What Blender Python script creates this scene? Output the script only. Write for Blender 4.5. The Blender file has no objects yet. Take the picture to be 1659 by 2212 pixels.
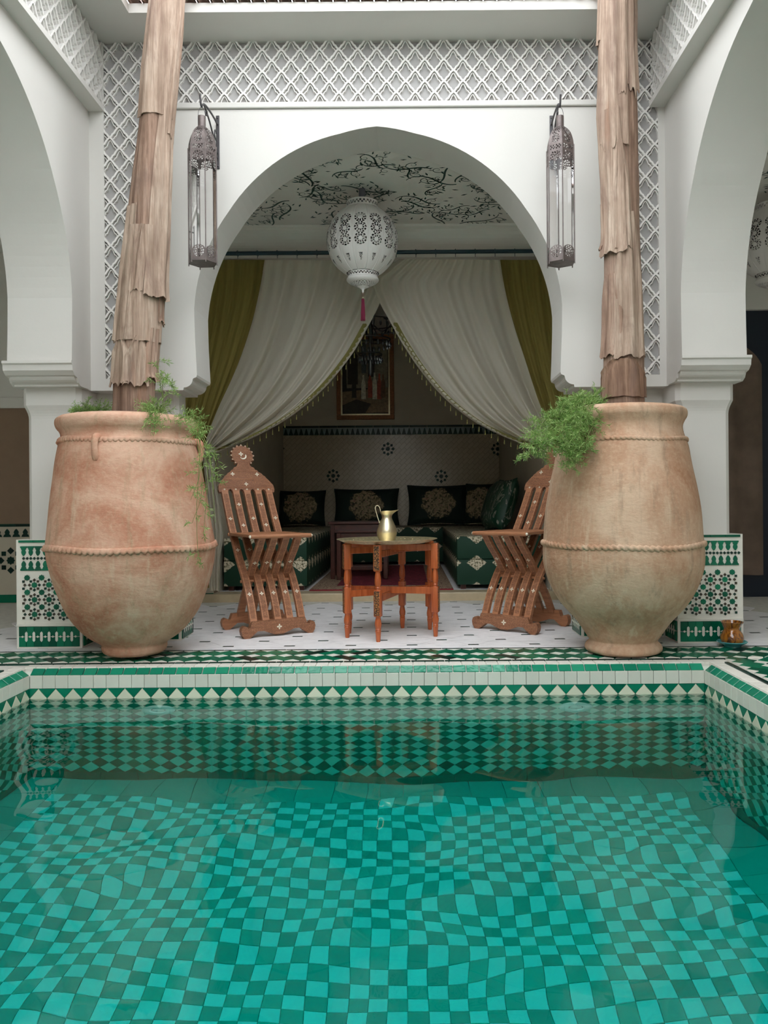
import bpy, bmesh, math, random
from math import sin, cos, pi, sqrt, radians, atan2, hypot
from mathutils import Vector, Matrix

# ------------------------------------------------------------------ camera, world, exposure
SC = bpy.context.scene
COL = SC.collection
RND = random.Random(11)
F_PX, EYE, ROLL = 1661.0, 0.70, 0.008
VPX, VPY = 880.0, 1088.0
cam_data = bpy.data.cameras.new('camera')
cam = bpy.data.objects.new('camera', cam_data)
COL.objects.link(cam)
cam_data.sensor_fit = 'HORIZONTAL'
cam_data.sensor_width = 36.0
cam_data.lens = F_PX / 1659.0 * 36.0
cam_data.shift_x = -(VPX - 829.5) / 1659.0
cam_data.shift_y = -(1106.0 - VPY) / 1659.0
cam_data.clip_start = 0.02
cam.location = (0, 0, EYE)
cam.rotation_euler = (pi / 2, ROLL, 0)
SC.camera = cam

world = bpy.data.worlds.new('overcast_sky')
SC.world = world
world.use_nodes = True
bg = world.node_tree.nodes['Background']
bg.inputs["Color"].default_value = (0.92, 0.96, 1.0, 1)
bg.inputs['Strength'].default_value = 3.2

SC.view_settings.view_transform = 'Standard'
SC.view_settings.look = 'None'
SC.view_settings.gamma = 1.0
SC.view_settings.use_curve_mapping = False
SC.view_settings.exposure = 0.55
SC.cycles.max_bounces = 9
SC.cycles.diffuse_bounces = 4
SC.cycles.glossy_bounces = 4
SC.cycles.transmission_bounces = 8
SC.cycles.transparent_max_bounces = 12
SC.cycles.sample_clamp_indirect = 6.0
SC.cycles.adaptive_threshold = 0.06


def P(x, y, d):
    """photo pixel at distance d in front of the eye -> point of the place (metres)"""
    dx, dy = x - VPX, y - VPY
    u = dx * cos(ROLL) - dy * sin(ROLL)
    v = dx * sin(ROLL) + dy * cos(ROLL)
    return Vector((u / F_PX * d, d, EYE - v / F_PX * d))


# ------------------------------------------------------------------ materials
def srgb(r, g, b):
    def f(c):
        c /= 255.0
        return c / 12.92 if c <= 0.04045 else ((c + 0.055) / 1.055) ** 2.4
    return (f(r), f(g), f(b), 1.0)


class NT:
    def __init__(self, name):
        self.m = bpy.data.materials.new(name)
        self.m.use_nodes = True
        self.t = self.m.node_tree
        self.b = self.t.nodes['Principled BSDF']
        self.out = self.t.nodes['Material Output']

    def n(self, typ, **kw):
        nd = self.t.nodes.new(typ)
        for k, v in kw.items():
            setattr(nd, k, v)
        return nd

    def l(self, a, b):
        self.t.links.new(a, b)

    def math(self, op, a, b=None, c=None):
        nd = self.n('ShaderNodeMath', operation=op)
        for i, v in enumerate((a, b, c)):
            if v is None:
                continue
            if isinstance(v, (int, float)):
                nd.inputs[i].default_value = v
            else:
                self.l(v, nd.inputs[i])
        return nd.outputs[0]

    def pos(self):
        return self.n('ShaderNodeNewGeometry').outputs['Position']

    def obj(self):
        return self.n('ShaderNodeTexCoord').outputs['Object']

    def scaled(self, vec, s, rot=(0, 0, 0)):
        mp = self.n('ShaderNodeMapping')
        mp.inputs['Scale'].default_value = s
        mp.inputs['Rotation'].default_value = rot
        self.l(vec, mp.inputs['Vector'])
        return mp.outputs[0]

    def noise(self, vec, scale, detail=3, rough=0.55, dist=0.0):
        nd = self.n('ShaderNodeTexNoise')
        nd.inputs['Scale'].default_value = scale
        nd.inputs['Detail'].default_value = detail
        nd.inputs['Roughness'].default_value = rough
        nd.inputs['Distortion'].default_value = dist
        self.l(vec, nd.inputs['Vector'])
        return nd.outputs['Fac']

    def voro(self, vec, scale, feature='F1'):
        nd = self.n('ShaderNodeTexVoronoi', feature=feature)
        nd.inputs['Scale'].default_value = scale
        self.l(vec, nd.inputs['Vector'])
        return nd.outputs['Distance']

    def ramp(self, fac, stops, interp='LINEAR'):
        nd = self.n('ShaderNodeValToRGB')
        nd.color_ramp.interpolation = interp
        e = nd.color_ramp.elements
        while len(e) < len(stops):
            e.new(0.5)
        for k, (p, c) in enumerate(stops):
            e[k].position = p
            e[k].color = c if len(c) == 4 else (*c, 1)
        self.l(fac, nd.inputs['Fac'])
        return nd.outputs['Color']

    def mix(self, fac, a, b, typ='MIX'):
        nd = self.n('ShaderNodeMix', data_type='RGBA', blend_type=typ)
        if isinstance(fac, (int, float)):
            nd.inputs[0].default_value = fac
        else:
            self.l(fac, nd.inputs[0])
        for s, v in ((6, a), (7, b)):
            if isinstance(v, tuple):
                nd.inputs[s].default_value = v
            else:
                self.l(v, nd.inputs[s])
        return nd.outputs[2]

    def bump(self, h, strength, dist=0.01):
        nd = self.n('ShaderNodeBump')
        nd.inputs['Strength'].default_value = strength
        nd.inputs['Distance'].default_value = dist
        self.l(h, nd.inputs['Height'])
        self.l(nd.outputs[0], self.b.inputs['Normal'])

    def set(self, **kw):
        for k, v in kw.items():
            s = self.b.inputs[k.replace('_', ' ')]
            if isinstance(v, (int, float, tuple)):
                s.default_value = v
            else:
                self.l(v, s)
        return self

    def each(self):
        """a random value per piece: per object and per island of a joined mesh"""
        a = self.n('ShaderNodeObjectInfo').outputs['Random']
        b = self.n('ShaderNodeNewGeometry').outputs['Random Per Island']
        return self.math('FRACT', self.math('ADD', a, b))


def plain(name, col, rough=0.6, metal=0.0, nscale=0, namount=0.15, bscale=0, bstr=0.2, spec=0.5, coat=0.0):
    k = NT(name)
    k.set(Roughness=rough, Metallic=metal)
    k.b.inputs['Specular IOR Level'].default_value = spec
    if coat:
        k.b.inputs['Coat Weight'].default_value = coat
        k.b.inputs['Coat Roughness'].default_value = 0.08
    if nscale:
        f = k.noise(k.pos(), nscale, 4)
        lo = tuple(c * (1 - namount) for c in col[:3]) + (1,)
        hi = tuple(min(1, c * (1 + namount)) for c in col[:3]) + (1,)
        k.set(Base_Color=k.ramp(f, [(0.3, lo), (0.7, hi)]))
    else:
        k.set(Base_Color=col)
    if bscale:
        k.bump(k.noise(k.pos(), bscale, 4), bstr, 0.01)
    return k.m


def tile_mat(name, col, var=0.25, rough=0.18, hue=None, bstr=0.25, bscale=18, spec=0.5):
    """glazed hand-cut tile: each piece a little different, faintly wavy glaze"""
    k = NT(name)
    e = k.each()
    lo = tuple(c * (1 - var) for c in col[:3]) + (1,)
    hi = hue if hue else tuple(min(1, c * (1 + var)) for c in col[:3]) + (1,)
    c = k.ramp(e, [(0.0, lo), (0.5, col), (1.0, hi)])
    f = k.noise(k.pos(), 40, 3)
    c = k.mix(k.math('MULTIPLY', f, 0.25), c, tuple(x * 0.75 for x in col[:3]) + (1,))
    k.set(Base_Color=c, Roughness=rough)
    k.b.inputs['Specular IOR Level'].default_value = spec
    k.bump(k.noise(k.pos(), bscale, 3), bstr, 0.004)
    return k.m


MAT = {}


def build_materials():
    M = MAT
    M['plaster'] = plain('white_plaster', srgb(214, 211, 205), 0.85, nscale=2.5, namount=0.02, bscale=9, bstr=0.18, spec=0.25)
    M['plaster_brightened'] = plain('brightened_gallery_plaster', srgb(240, 238, 230), 0.85, nscale=2.5, namount=0.03, bscale=9, bstr=0.15, spec=0.25)  # paler copy of the court plaster, so the shaded galleries look brighter
    M['grey_plaster'] = plain('grey_lattice_ground', srgb(172, 170, 168), 0.9, nscale=14, namount=0.06, spec=0.2)
    M['lattice'] = plain('lattice_plaster', srgb(232, 229, 224), 0.8, spec=0.25)
    M['brown_wall'] = plain('brown_limewash', srgb(150, 126, 104), 0.85, nscale=5, namount=0.08, bscale=20, bstr=0.2)
    M['cream_wall'] = plain('cream_wall', srgb(205, 196, 176), 0.8, nscale=4, namount=0.05)
    M['grout'] = plain('pale_grout', srgb(215, 212, 202), 0.9, nscale=30, namount=0.1)
    M['pool_grout'] = plain('pool_grout', srgb(205, 212, 200), 0.9, nscale=30, namount=0.1)
    M['green_tile'] = tile_mat('green_zellige', srgb(6, 104, 76), 0.35, 0.24, hue=srgb(16, 128, 92), spec=0.25)
    M['coping_tile'] = tile_mat('coping_green_zellige', srgb(12, 128, 98), 0.22, 0.12, hue=srgb(34, 150, 116), bstr=0.5, bscale=45)
    M['dark_tile'] = tile_mat('dark_green_zellige', srgb(14, 52, 42), 0.4, 0.3, spec=0.25)
    M['pool_green'] = tile_mat('pool_green_zellige', srgb(0, 112, 84), 0.30, 0.22, hue=srgb(0, 132, 98))
    M['pool_white'] = tile_mat('pool_white_zellige', srgb(226, 223, 200), 0.08, 0.22)
    M['pool_floor_green'] = tile_mat('pool_floor_teal_zellige', srgb(52, 172, 152), 0.16, 0.22)
    M['pool_floor_white'] = tile_mat('pool_floor_white_zellige', srgb(232, 236, 222), 0.05, 0.22)
    M['white_tile'] = tile_mat('white_zellige', srgb(236, 233, 222), 0.05, 0.3, spec=0.25)
    M['band_white'] = tile_mat('band_cream_zellige', srgb(222, 220, 208), 0.06, 0.28, spec=0.3)
    M['pool_base'] = tile_mat('pool_base_green_zellige', srgb(8, 124, 100), 0.15, 0.25)
    M['grey_tile'] = tile_mat('grey_teal_zellige', srgb(128, 146, 144), 0.15, 0.25)
    M['brown_tile'] = tile_mat('brown_zellige', srgb(58, 48, 32), 0.4, 0.2)
    M['amber_tile'] = tile_mat('amber_zellige', srgb(190, 120, 40), 0.2, 0.2)
    # white floor marble
    k = NT('white_marble_tile')
    f = k.noise(k.scaled(k.pos(), (3, 9, 3)), 3, 6, 0.6, 1.2)
    c = k.ramp(f, [(0.28, srgb(214, 212, 212)), (0.5, srgb(242, 240, 240)), (1, srgb(248, 246, 246))])
    k.set(Base_Color=k.mix(k.math('MULTIPLY', k.each(), 0.3), c, srgb(232, 229, 228)), Roughness=0.5)
    k.b.inputs['Specular IOR Level'].default_value = 0.12
    M['marble'] = k.m
    M['threshold'] = plain('beige_marble', srgb(196, 178, 146), 0.35, nscale=12, namount=0.12)
    # terracotta of the two jars
    for nm, base, light, dark, moss, seed in (
            ('terracotta_red', srgb(192, 138, 112), srgb(212, 172, 148), srgb(164, 100, 76), srgb(160, 138, 108), 0),
            ('terracotta_sand', srgb(188, 150, 122), srgb(206, 176, 150), srgb(168, 122, 92), srgb(134, 118, 98), 3.7)):
        k = NT(nm)
        p = k.pos()
        mp = k.n('ShaderNodeMapping')
        mp.inputs['Location'].default_value = (seed, seed, seed)
        k.l(p, mp.inputs['Vector'])
        p = mp.outputs[0]
        big = k.noise(p, 3.2, 5, 0.6, 0.6)
        c = k.ramp(big, [(0.28, dark), (0.45, base), (0.62, light), (0.8, base)])
        streak = k.noise(k.scaled(p, (14, 14, 1.6)), 1.6, 5, 0.65)
        c = k.mix(k.ramp(streak, [(0.53, (0, 0, 0)), (0.74, (0.65, 0.65, 0.65))]), c, moss)
        pale = k.noise(k.scaled(p, (9, 9, 0.9)), 2.2, 4, 0.6)
        c = k.mix(k.ramp(pale, [(0.58, (0, 0, 0)), (0.75, (0.6, 0.6, 0.6))]), c, srgb(216, 196, 170))
        fine = k.noise(p, 60, 4, 0.7)
        c = k.mix(k.ramp(fine, [(0.45, (0, 0, 0)), (0.75, (0.35, 0.35, 0.35))]), c, srgb(222, 196, 166))
        k.set(Base_Color=c, Roughness=0.85)
        k.b.inputs['Specular IOR Level'].default_value = 0.25
        h = k.math('ADD', k.noise(k.scaled(p, (1, 1, 2.2)), 26, 6, 0.65), k.math('MULTIPLY', big, 0.8))
        k.bump(h, 0.4, 0.010)
        M[nm] = k.m
    # dry palm bark
    for nm, cols, sc in (('bark', (srgb(104, 80, 66), srgb(154, 126, 108), srgb(186, 162, 144)), 1.0),
                         ('bark_sheath', (srgb(126, 103, 87), srgb(172, 149, 131), srgb(203, 184, 166)), 1.0),
                         ('bark_raw', (srgb(100, 74, 60), srgb(148, 118, 98), srgb(178, 150, 130)), 1.6)):
        k = NT(nm)
        p = k.obj()
        f = k.noise(k.scaled(p, (26 * sc, 26 * sc, 1.7)), 1.0, 6, 0.65, 0.4)
        g = k.noise(p, 5, 4)
        c = k.ramp(k.math('ADD', k.math('MULTIPLY', f, 0.7), k.math('MULTIPLY', g, 0.3)),
                   [(0.32, cols[0]), (0.5, cols[1]), (0.68, cols[2])])
        fib = k.noise(k.scaled(p, (130, 130, 4)), 1.0, 4, 0.7)
        c = k.mix(k.ramp(fib, [(0.35, (0.55, 0.55, 0.55)), (0.55, (0, 0, 0))]), c, tuple(x * 0.9 for x in cols[0][:3]) + (1,))
        blot = k.noise(k.scaled(p, (7, 7, 2.2)), 1.3, 5, 0.6, 0.8)
        c = k.mix(k.ramp(blot, [(0.52, (0, 0, 0)), (0.66, (0.7, 0.7, 0.7))]), c, srgb(126, 102, 90))
        rust = k.noise(k.scaled(p, (10, 10, 1.5)), 0.9, 3, 0.5)
        c = k.mix(k.ramp(rust, [(0.62, (0, 0, 0)), (0.74, (0.4, 0.4, 0.4))]), c, srgb(172, 116, 84))
        k.set(Base_Color=c, Roughness=0.8)
        k.b.inputs['Specular IOR Level'].default_value = 0.25
        k.bump(k.noise(k.scaled(p, (60 * sc, 60 * sc, 2.5)), 1.0, 5, 0.6), 0.6, 0.008)
        M[nm] = k.m
    M['soil'] = plain('dry_soil', srgb(70, 52, 38), 0.95, bscale=60, bstr=0.8)
    # carved walnut
    for nm, a, b, d in (('chair_wood', srgb(182, 126, 90), srgb(150, 98, 66), srgb(84, 50, 34)),):
        k = NT(nm)
        p = k.obj()
        grain = k.noise(k.scaled(p, (6, 6, 40)), 2, 4)
        k.set(Base_Color=k.ramp(grain, [(0.3, b), (0.65, a)]), Roughness=0.42)
        M[nm] = k.m
        k = NT('carved_' + nm)
        p = k.obj()
        grain = k.noise(k.scaled(p, (6, 6, 40)), 2, 4)
        c = k.ramp(grain, [(0.3, b), (0.65, a)])
        v = k.voro(p, 210)
        groove = k.ramp(v, [(0.30, (0, 0, 0)), (0.55, (1, 1, 1))])
        k.set(Base_Color=k.mix(k.math('MULTIPLY', groove, 0.5), c, d), Roughness=0.5)
        k.bump(k.math('MULTIPLY', groove, -1.0), 0.6, 0.003)
        M['carved_' + nm] = k.m
    k = NT('varnished_wood')
    p = k.obj()
    grain = k.noise(k.scaled(p, (30, 30, 3)), 1.5, 5, 0.6, 0.5)
    k.set(Base_Color=k.ramp(grain, [(0.3, srgb(150, 70, 36)), (0.7, srgb(200, 106, 56))]), Roughness=0.25)
    M['table_wood'] = k.m
    k = NT('carved_table_panel')
    p = k.obj()
    v = k.voro(p, 95, 'DISTANCE_TO_EDGE')
    gr = k.ramp(v, [(0.05, (1, 1, 1)), (0.2, (0, 0, 0))])
    k.set(Base_Color=k.mix(gr, srgb(160, 104, 52), srgb(52, 30, 16)), Roughness=0.5)
    k.bump(k.math('MULTIPLY', gr, -1), 0.5, 0.003)
    M['table_carved'] = k.m
    M['dark_wood'] = plain('dark_mahogany', srgb(74, 36, 26), 0.3, nscale=20, namount=0.3)
    M['pearl'] = plain('mother_of_pearl', srgb(236, 228, 206), 0.25)
    M['brass'] = plain('brushed_brass', srgb(222, 210, 178), 0.34, 1.0, nscale=40, namount=0.1, bscale=90, bstr=0.08)
    M['tray'] = plain('aged_brass_tray', srgb(216, 204, 166), 0.48, 1.0, nscale=60, namount=0.25, bscale=120, bstr=0.25)
    M['iron'] = plain('bronzed_iron', srgb(112, 102, 99), 0.48, 0.55, nscale=30, namount=0.2, bscale=60, bstr=0.15)
    M['black_iron'] = plain('grey_wrought_iron', srgb(84, 82, 84), 0.5, 0.6)
    k = NT('white_metal_shaded_inside')
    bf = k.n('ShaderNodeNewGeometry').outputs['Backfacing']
    k.set(Base_Color=k.mix(bf, srgb(234, 232, 228), srgb(52, 50, 48)), Roughness=0.55)  # inner side coloured dark, as shade seen through the pierced holes
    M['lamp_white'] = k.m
    M['lamp_grey'] = plain('grey_painted_metal', srgb(112, 112, 120), 0.5)
    M['rod'] = plain('teal_curtain_rod', srgb(34, 62, 72), 0.4)
    M['burgundy'] = plain('burgundy_silk', srgb(122, 28, 60), 0.6, bscale=150, bstr=0.4)
    M['vine_paint'] = plain('dark_green_paint', srgb(62, 90, 82), 0.7)
    M['lamp_shell'] = plain('white_lamp_enamel', srgb(234, 232, 228), 0.55, spec=0.3)
    M['frame'] = plain('carved_gilt_frame', srgb(160, 108, 70), 0.4, 0.1, nscale=60, namount=0.3, bscale=120, bstr=0.5)
    M['saucer'] = plain('turquoise_glaze', srgb(86, 170, 172), 0.12, nscale=20, namount=0.12, coat=0.6)
    k = NT('honey_brown_glaze')
    f = k.noise(k.scaled(k.obj(), (1, 1, 0.5)), 40, 3, 0.5, 1.5)
    k.set(Base_Color=k.ramp(f, [(0.35, srgb(84, 44, 14)), (0.5, srgb(160, 96, 30)), (0.75, srgb(186, 122, 44))]), Roughness=0.08)
    k.b.inputs['Coat Weight'].default_value = 0.8
    M['honey'] = k.m
    # water, glass
    k = NT('pool_water')
    k.set(Base_Color=(1, 1, 1, 1), Roughness=0.0, IOR=1.333)
    k.b.inputs['Transmission Weight'].default_value = 1.0
    va = k.n('ShaderNodeVolumeAbsorption')
    va.inputs['Color'].default_value = (0.0, 0.968, 0.966, 1)
    va.inputs['Density'].default_value = 1.7
    k.l(va.outputs[0], k.out.inputs['Volume'])
    M['water'] = k.m
    k = NT('thin_glass')
    tr = k.n('ShaderNodeBsdfTransparent')
    gl = k.n('ShaderNodeBsdfGlossy')
    gl.inputs['Roughness'].default_value = 0.03
    fr = k.n('ShaderNodeFresnel')
    fr.inputs['IOR'].default_value = 1.45
    mx = k.n('ShaderNodeMixShader')
    k.l(fr.outputs[0], mx.inputs[0])
    k.l(tr.outputs[0], mx.inputs[1])
    k.l(gl.outputs[0], mx.inputs[2])
    k.l(mx.outputs[0], k.out.inputs['Surface'])
    M['glass'] = k.m
    # fabrics
    for nm, col, tl, tp in (('sheer', srgb(238, 232, 216), 0.42, 0.12), ('olive', srgb(160, 146, 86), 0.25, 0.0)):
        k = NT(nm + '_curtain_cloth')
        df = k.n('ShaderNodeBsdfDiffuse')
        ts = k.n('ShaderNodeBsdfTranslucent')
        tr = k.n('ShaderNodeBsdfTransparent')
        w = k.noise(k.scaled(k.obj(), (60, 60, 8)), 2.0, 4, 0.6)
        c = k.mix(k.math('MULTIPLY', w, 0.35), col, tuple(x * 0.78 for x in col[:3]) + (1,))
        k.l(c, df.inputs['Color'])
        k.l(c, ts.inputs['Color'])
        m1 = k.n('ShaderNodeMixShader')
        m1.inputs[0].default_value = tl
        k.l(df.outputs[0], m1.inputs[1])
        k.l(ts.outputs[0], m1.inputs[2])
        m2 = k.n('ShaderNodeMixShader')
        m2.inputs[0].default_value = tp
        k.l(m1.outputs[0], m2.inputs[1])
        k.l(tr.outputs[0], m2.inputs[2])
        k.l(m2.outputs[0], k.out.inputs['Surface'])
        M[nm] = k.m
    M['braid'] = plain('olive_braid', srgb(128, 122, 66), 0.8)
    # green velvet with cream diamond medallions
    k = NT('green_brocade')
    p = k.pos()
    sx = k.n('ShaderNodeSeparateXYZ')
    k.l(p, sx.inputs[0])
    h = k.math('ADD', sx.outputs[0], sx.outputs[1])
    ax = k.math('ABSOLUTE', k.math('SUBTRACT', k.math('FRACT', k.math('DIVIDE', k.math('ADD', h, 0.045), 0.19)), 0.5))
    az = k.math('ABSOLUTE', k.math('SUBTRACT', k.math('FRACT', k.math('DIVIDE', k.math('SUBTRACT', sx.outputs[2], 0.15), 0.20)), 0.5))
    d = k.math('ADD', k.math('MULTIPLY', ax, 1.1), k.math('MULTIPLY', az, 1.5))
    d = k.math('ADD', d, k.math('MULTIPLY', k.noise(p, 55, 2), 0.16))
    mask = k.ramp(d, [(0.50, (1, 1, 1)), (0.53, (0, 0, 0))])
    fl = k.ramp(k.noise(p, 70, 3), [(0.42, srgb(88, 84, 52)), (0.5, srgb(206, 196, 168)), (0.75, srgb(214, 204, 182))])
    k.set(Base_Color=k.mix(mask, srgb(3, 54, 35), fl), Roughness=0.7)
    M['brocade'] = k.m
    k = NT('floral_cushion')
    p = k.obj()
    sx = k.n('ShaderNodeSeparateXYZ')
    k.l(p, sx.inputs[0])
    r = k.math('SQRT', k.math('ADD', k.math('POWER', sx.outputs[0], 2.0), k.math('POWER', k.math('MULTIPLY', sx.outputs[2], 1.1), 2.0)))
    r = k.math('ADD', r, k.math('MULTIPLY', k.math('SUBTRACT', k.noise(p, 22, 3), 0.5), 0.14))
    mask = k.ramp(r, [(0.17, (1, 1, 1)), (0.185, (0, 0, 0))])
    fl = k.ramp(k.noise(p, 30, 4, 0.6, 1.0), [(0.36, srgb(36, 40, 26)), (0.46, srgb(120, 108, 78)), (0.56, srgb(176, 160, 128)), (0.7, srgb(130, 62, 74))])
    k.set(Base_Color=k.mix(mask, srgb(8, 34, 26), fl), Roughness=0.75)
    M['cushion'] = k.m
    k = NT('green_satin_cushion')
    p = k.obj()
    f = k.ramp(k.noise(k.scaled(p, (14, 14, 5)), 1.0, 2, 0.5, 2.0), [(0.56, srgb(14, 66, 46)), (0.6, srgb(180, 178, 164)), (0.64, srgb(24, 60, 44))])
    k.set(Base_Color=f, Roughness=0.45)
    M['satin'] = k.m
    # carpet
    k = NT('red_carpet')
    p = k.pos()
    f = k.voro(p, 38)
    g = k.noise(p, 26, 4)
    c = k.mix(k.ramp(f, [(0.25, (1, 1, 1)), (0.4, (0, 0, 0))]), srgb(118, 20, 44), srgb(66, 16, 30))
    k.set(Base_Color=k.mix(k.ramp(g, [(0.56, (0, 0, 0)), (0.6, (0.8, 0.8, 0.8))]), c, srgb(140, 60, 60)), Roughness=0.95)
    M['carpet'] = k.m
    k = NT('carpet_border')
    f = k.voro(p := k.pos(), 60)
    k.set(Base_Color=k.ramp(f, [(0.25, srgb(96, 46, 42)), (0.35, srgb(190, 168, 138)), (0.6, srgb(160, 136, 110)), (0.75, srgb(80, 30, 34))]), Roughness=0.95)
    M['carpet_border'] = k.m
    M['carpet_edge'] = plain('carpet_red_edge', srgb(140, 18, 40), 0.95)
    # cream diagonal wall tile of the salon
    k = NT('cream_diagonal_tile')
    br = k.n('ShaderNodeTexBrick')
    br.offset = 0.5
    br.inputs['Scale'].default_value = 1.0
    br.inputs['Brick Width'].default_value = 0.12
    br.inputs['Row Height'].default_value = 0.06
    br.inputs['Mortar Size'].default_value = 0.003
    br.inputs['Color1'].default_value = srgb(196, 184, 160)
    br.inputs['Color2'].default_value = srgb(188, 175, 150)
    br.inputs['Mortar'].default_value = srgb(160, 148, 126)
    k.l(k.scaled(k.pos(), (1, 1, 1), (pi / 2, 0, pi / 4)), br.inputs['Vector'])
    cc = k.n('ShaderNodeCombineXYZ')
    s2 = k.n('ShaderNodeSeparateXYZ')
    k.l(k.pos(), s2.inputs[0])
    k.l(k.math('ADD', s2.outputs[0], s2.outputs[2]), cc.inputs[0])
    k.l(k.math('SUBTRACT', s2.outputs[0], s2.outputs[2]), cc.inputs[1])
    k.l(cc.outputs[0], br.inputs['Vector'])
    k.set(Base_Color=br.outputs['Color'], Roughness=0.16)
    k.bump(k.math('ADD', k.math('MULTIPLY', br.outputs['Fac'], -0.6), k.noise(k.pos(), 14, 2)), 0.5, 0.006)
    M['cream_tile'] = k.m
    # leaves
    for nm, a, b in (('fern', srgb(104, 148, 66), srgb(176, 200, 126)), ('fern_stem', srgb(96, 118, 58), srgb(120, 130, 70))):
        k = NT(nm)
        e = k.n('ShaderNodeNewGeometry').outputs['Random Per Island']
        c = k.ramp(e, [(0, a), (1, b)])
        k.set(Base_Color=c, Roughness=0.5)
        if nm == 'fern':
            ts = k.n('ShaderNodeBsdfTranslucent')
            k.l(c, ts.inputs['Color'])
            mx = k.n('ShaderNodeMixShader')
            mx.inputs[0].default_value = 0.35
            k.l(k.b.outputs[0], mx.inputs[1])
            k.l(ts.outputs[0], mx.inputs[2])
            k.l(mx.outputs[0], k.out.inputs['Surface'])
        M[nm] = k.m
    M['roof_tile'] = tile_mat('roof_tile_clay', srgb(176, 150, 136), 0.15, 0.7)
    M['door_blue'] = plain('dark_blue_door', srgb(22, 34, 50), 0.5)
    M['door_cloth'] = plain('brown_door_curtain', srgb(122, 104, 90), 0.85, nscale=6, namount=0.2)
    M['crystal'] = plain('smoky_crystal', srgb(120, 126, 130), 0.08, 0.6)
    M['fitting'] = plain('white_plastic', srgb(232, 232, 220), 0.35)
    M['rope'] = M['terracotta_sand']
    for nm, c in (('pic_dark', (54, 50, 44)), ('pic_wall', (150, 144, 122)), ('pic_sky', (96, 104, 104)), ('pic_white', (228, 220, 200)),
                  ('pic_red', (186, 92, 70)), ('pic_brown', (120, 88, 62)), ('pic_ground', (150, 128, 98))):
        M[nm] = plain('painting_' + nm[4:], srgb(*c), 0.5, nscale=40, namount=0.35)


build_materials()


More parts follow.
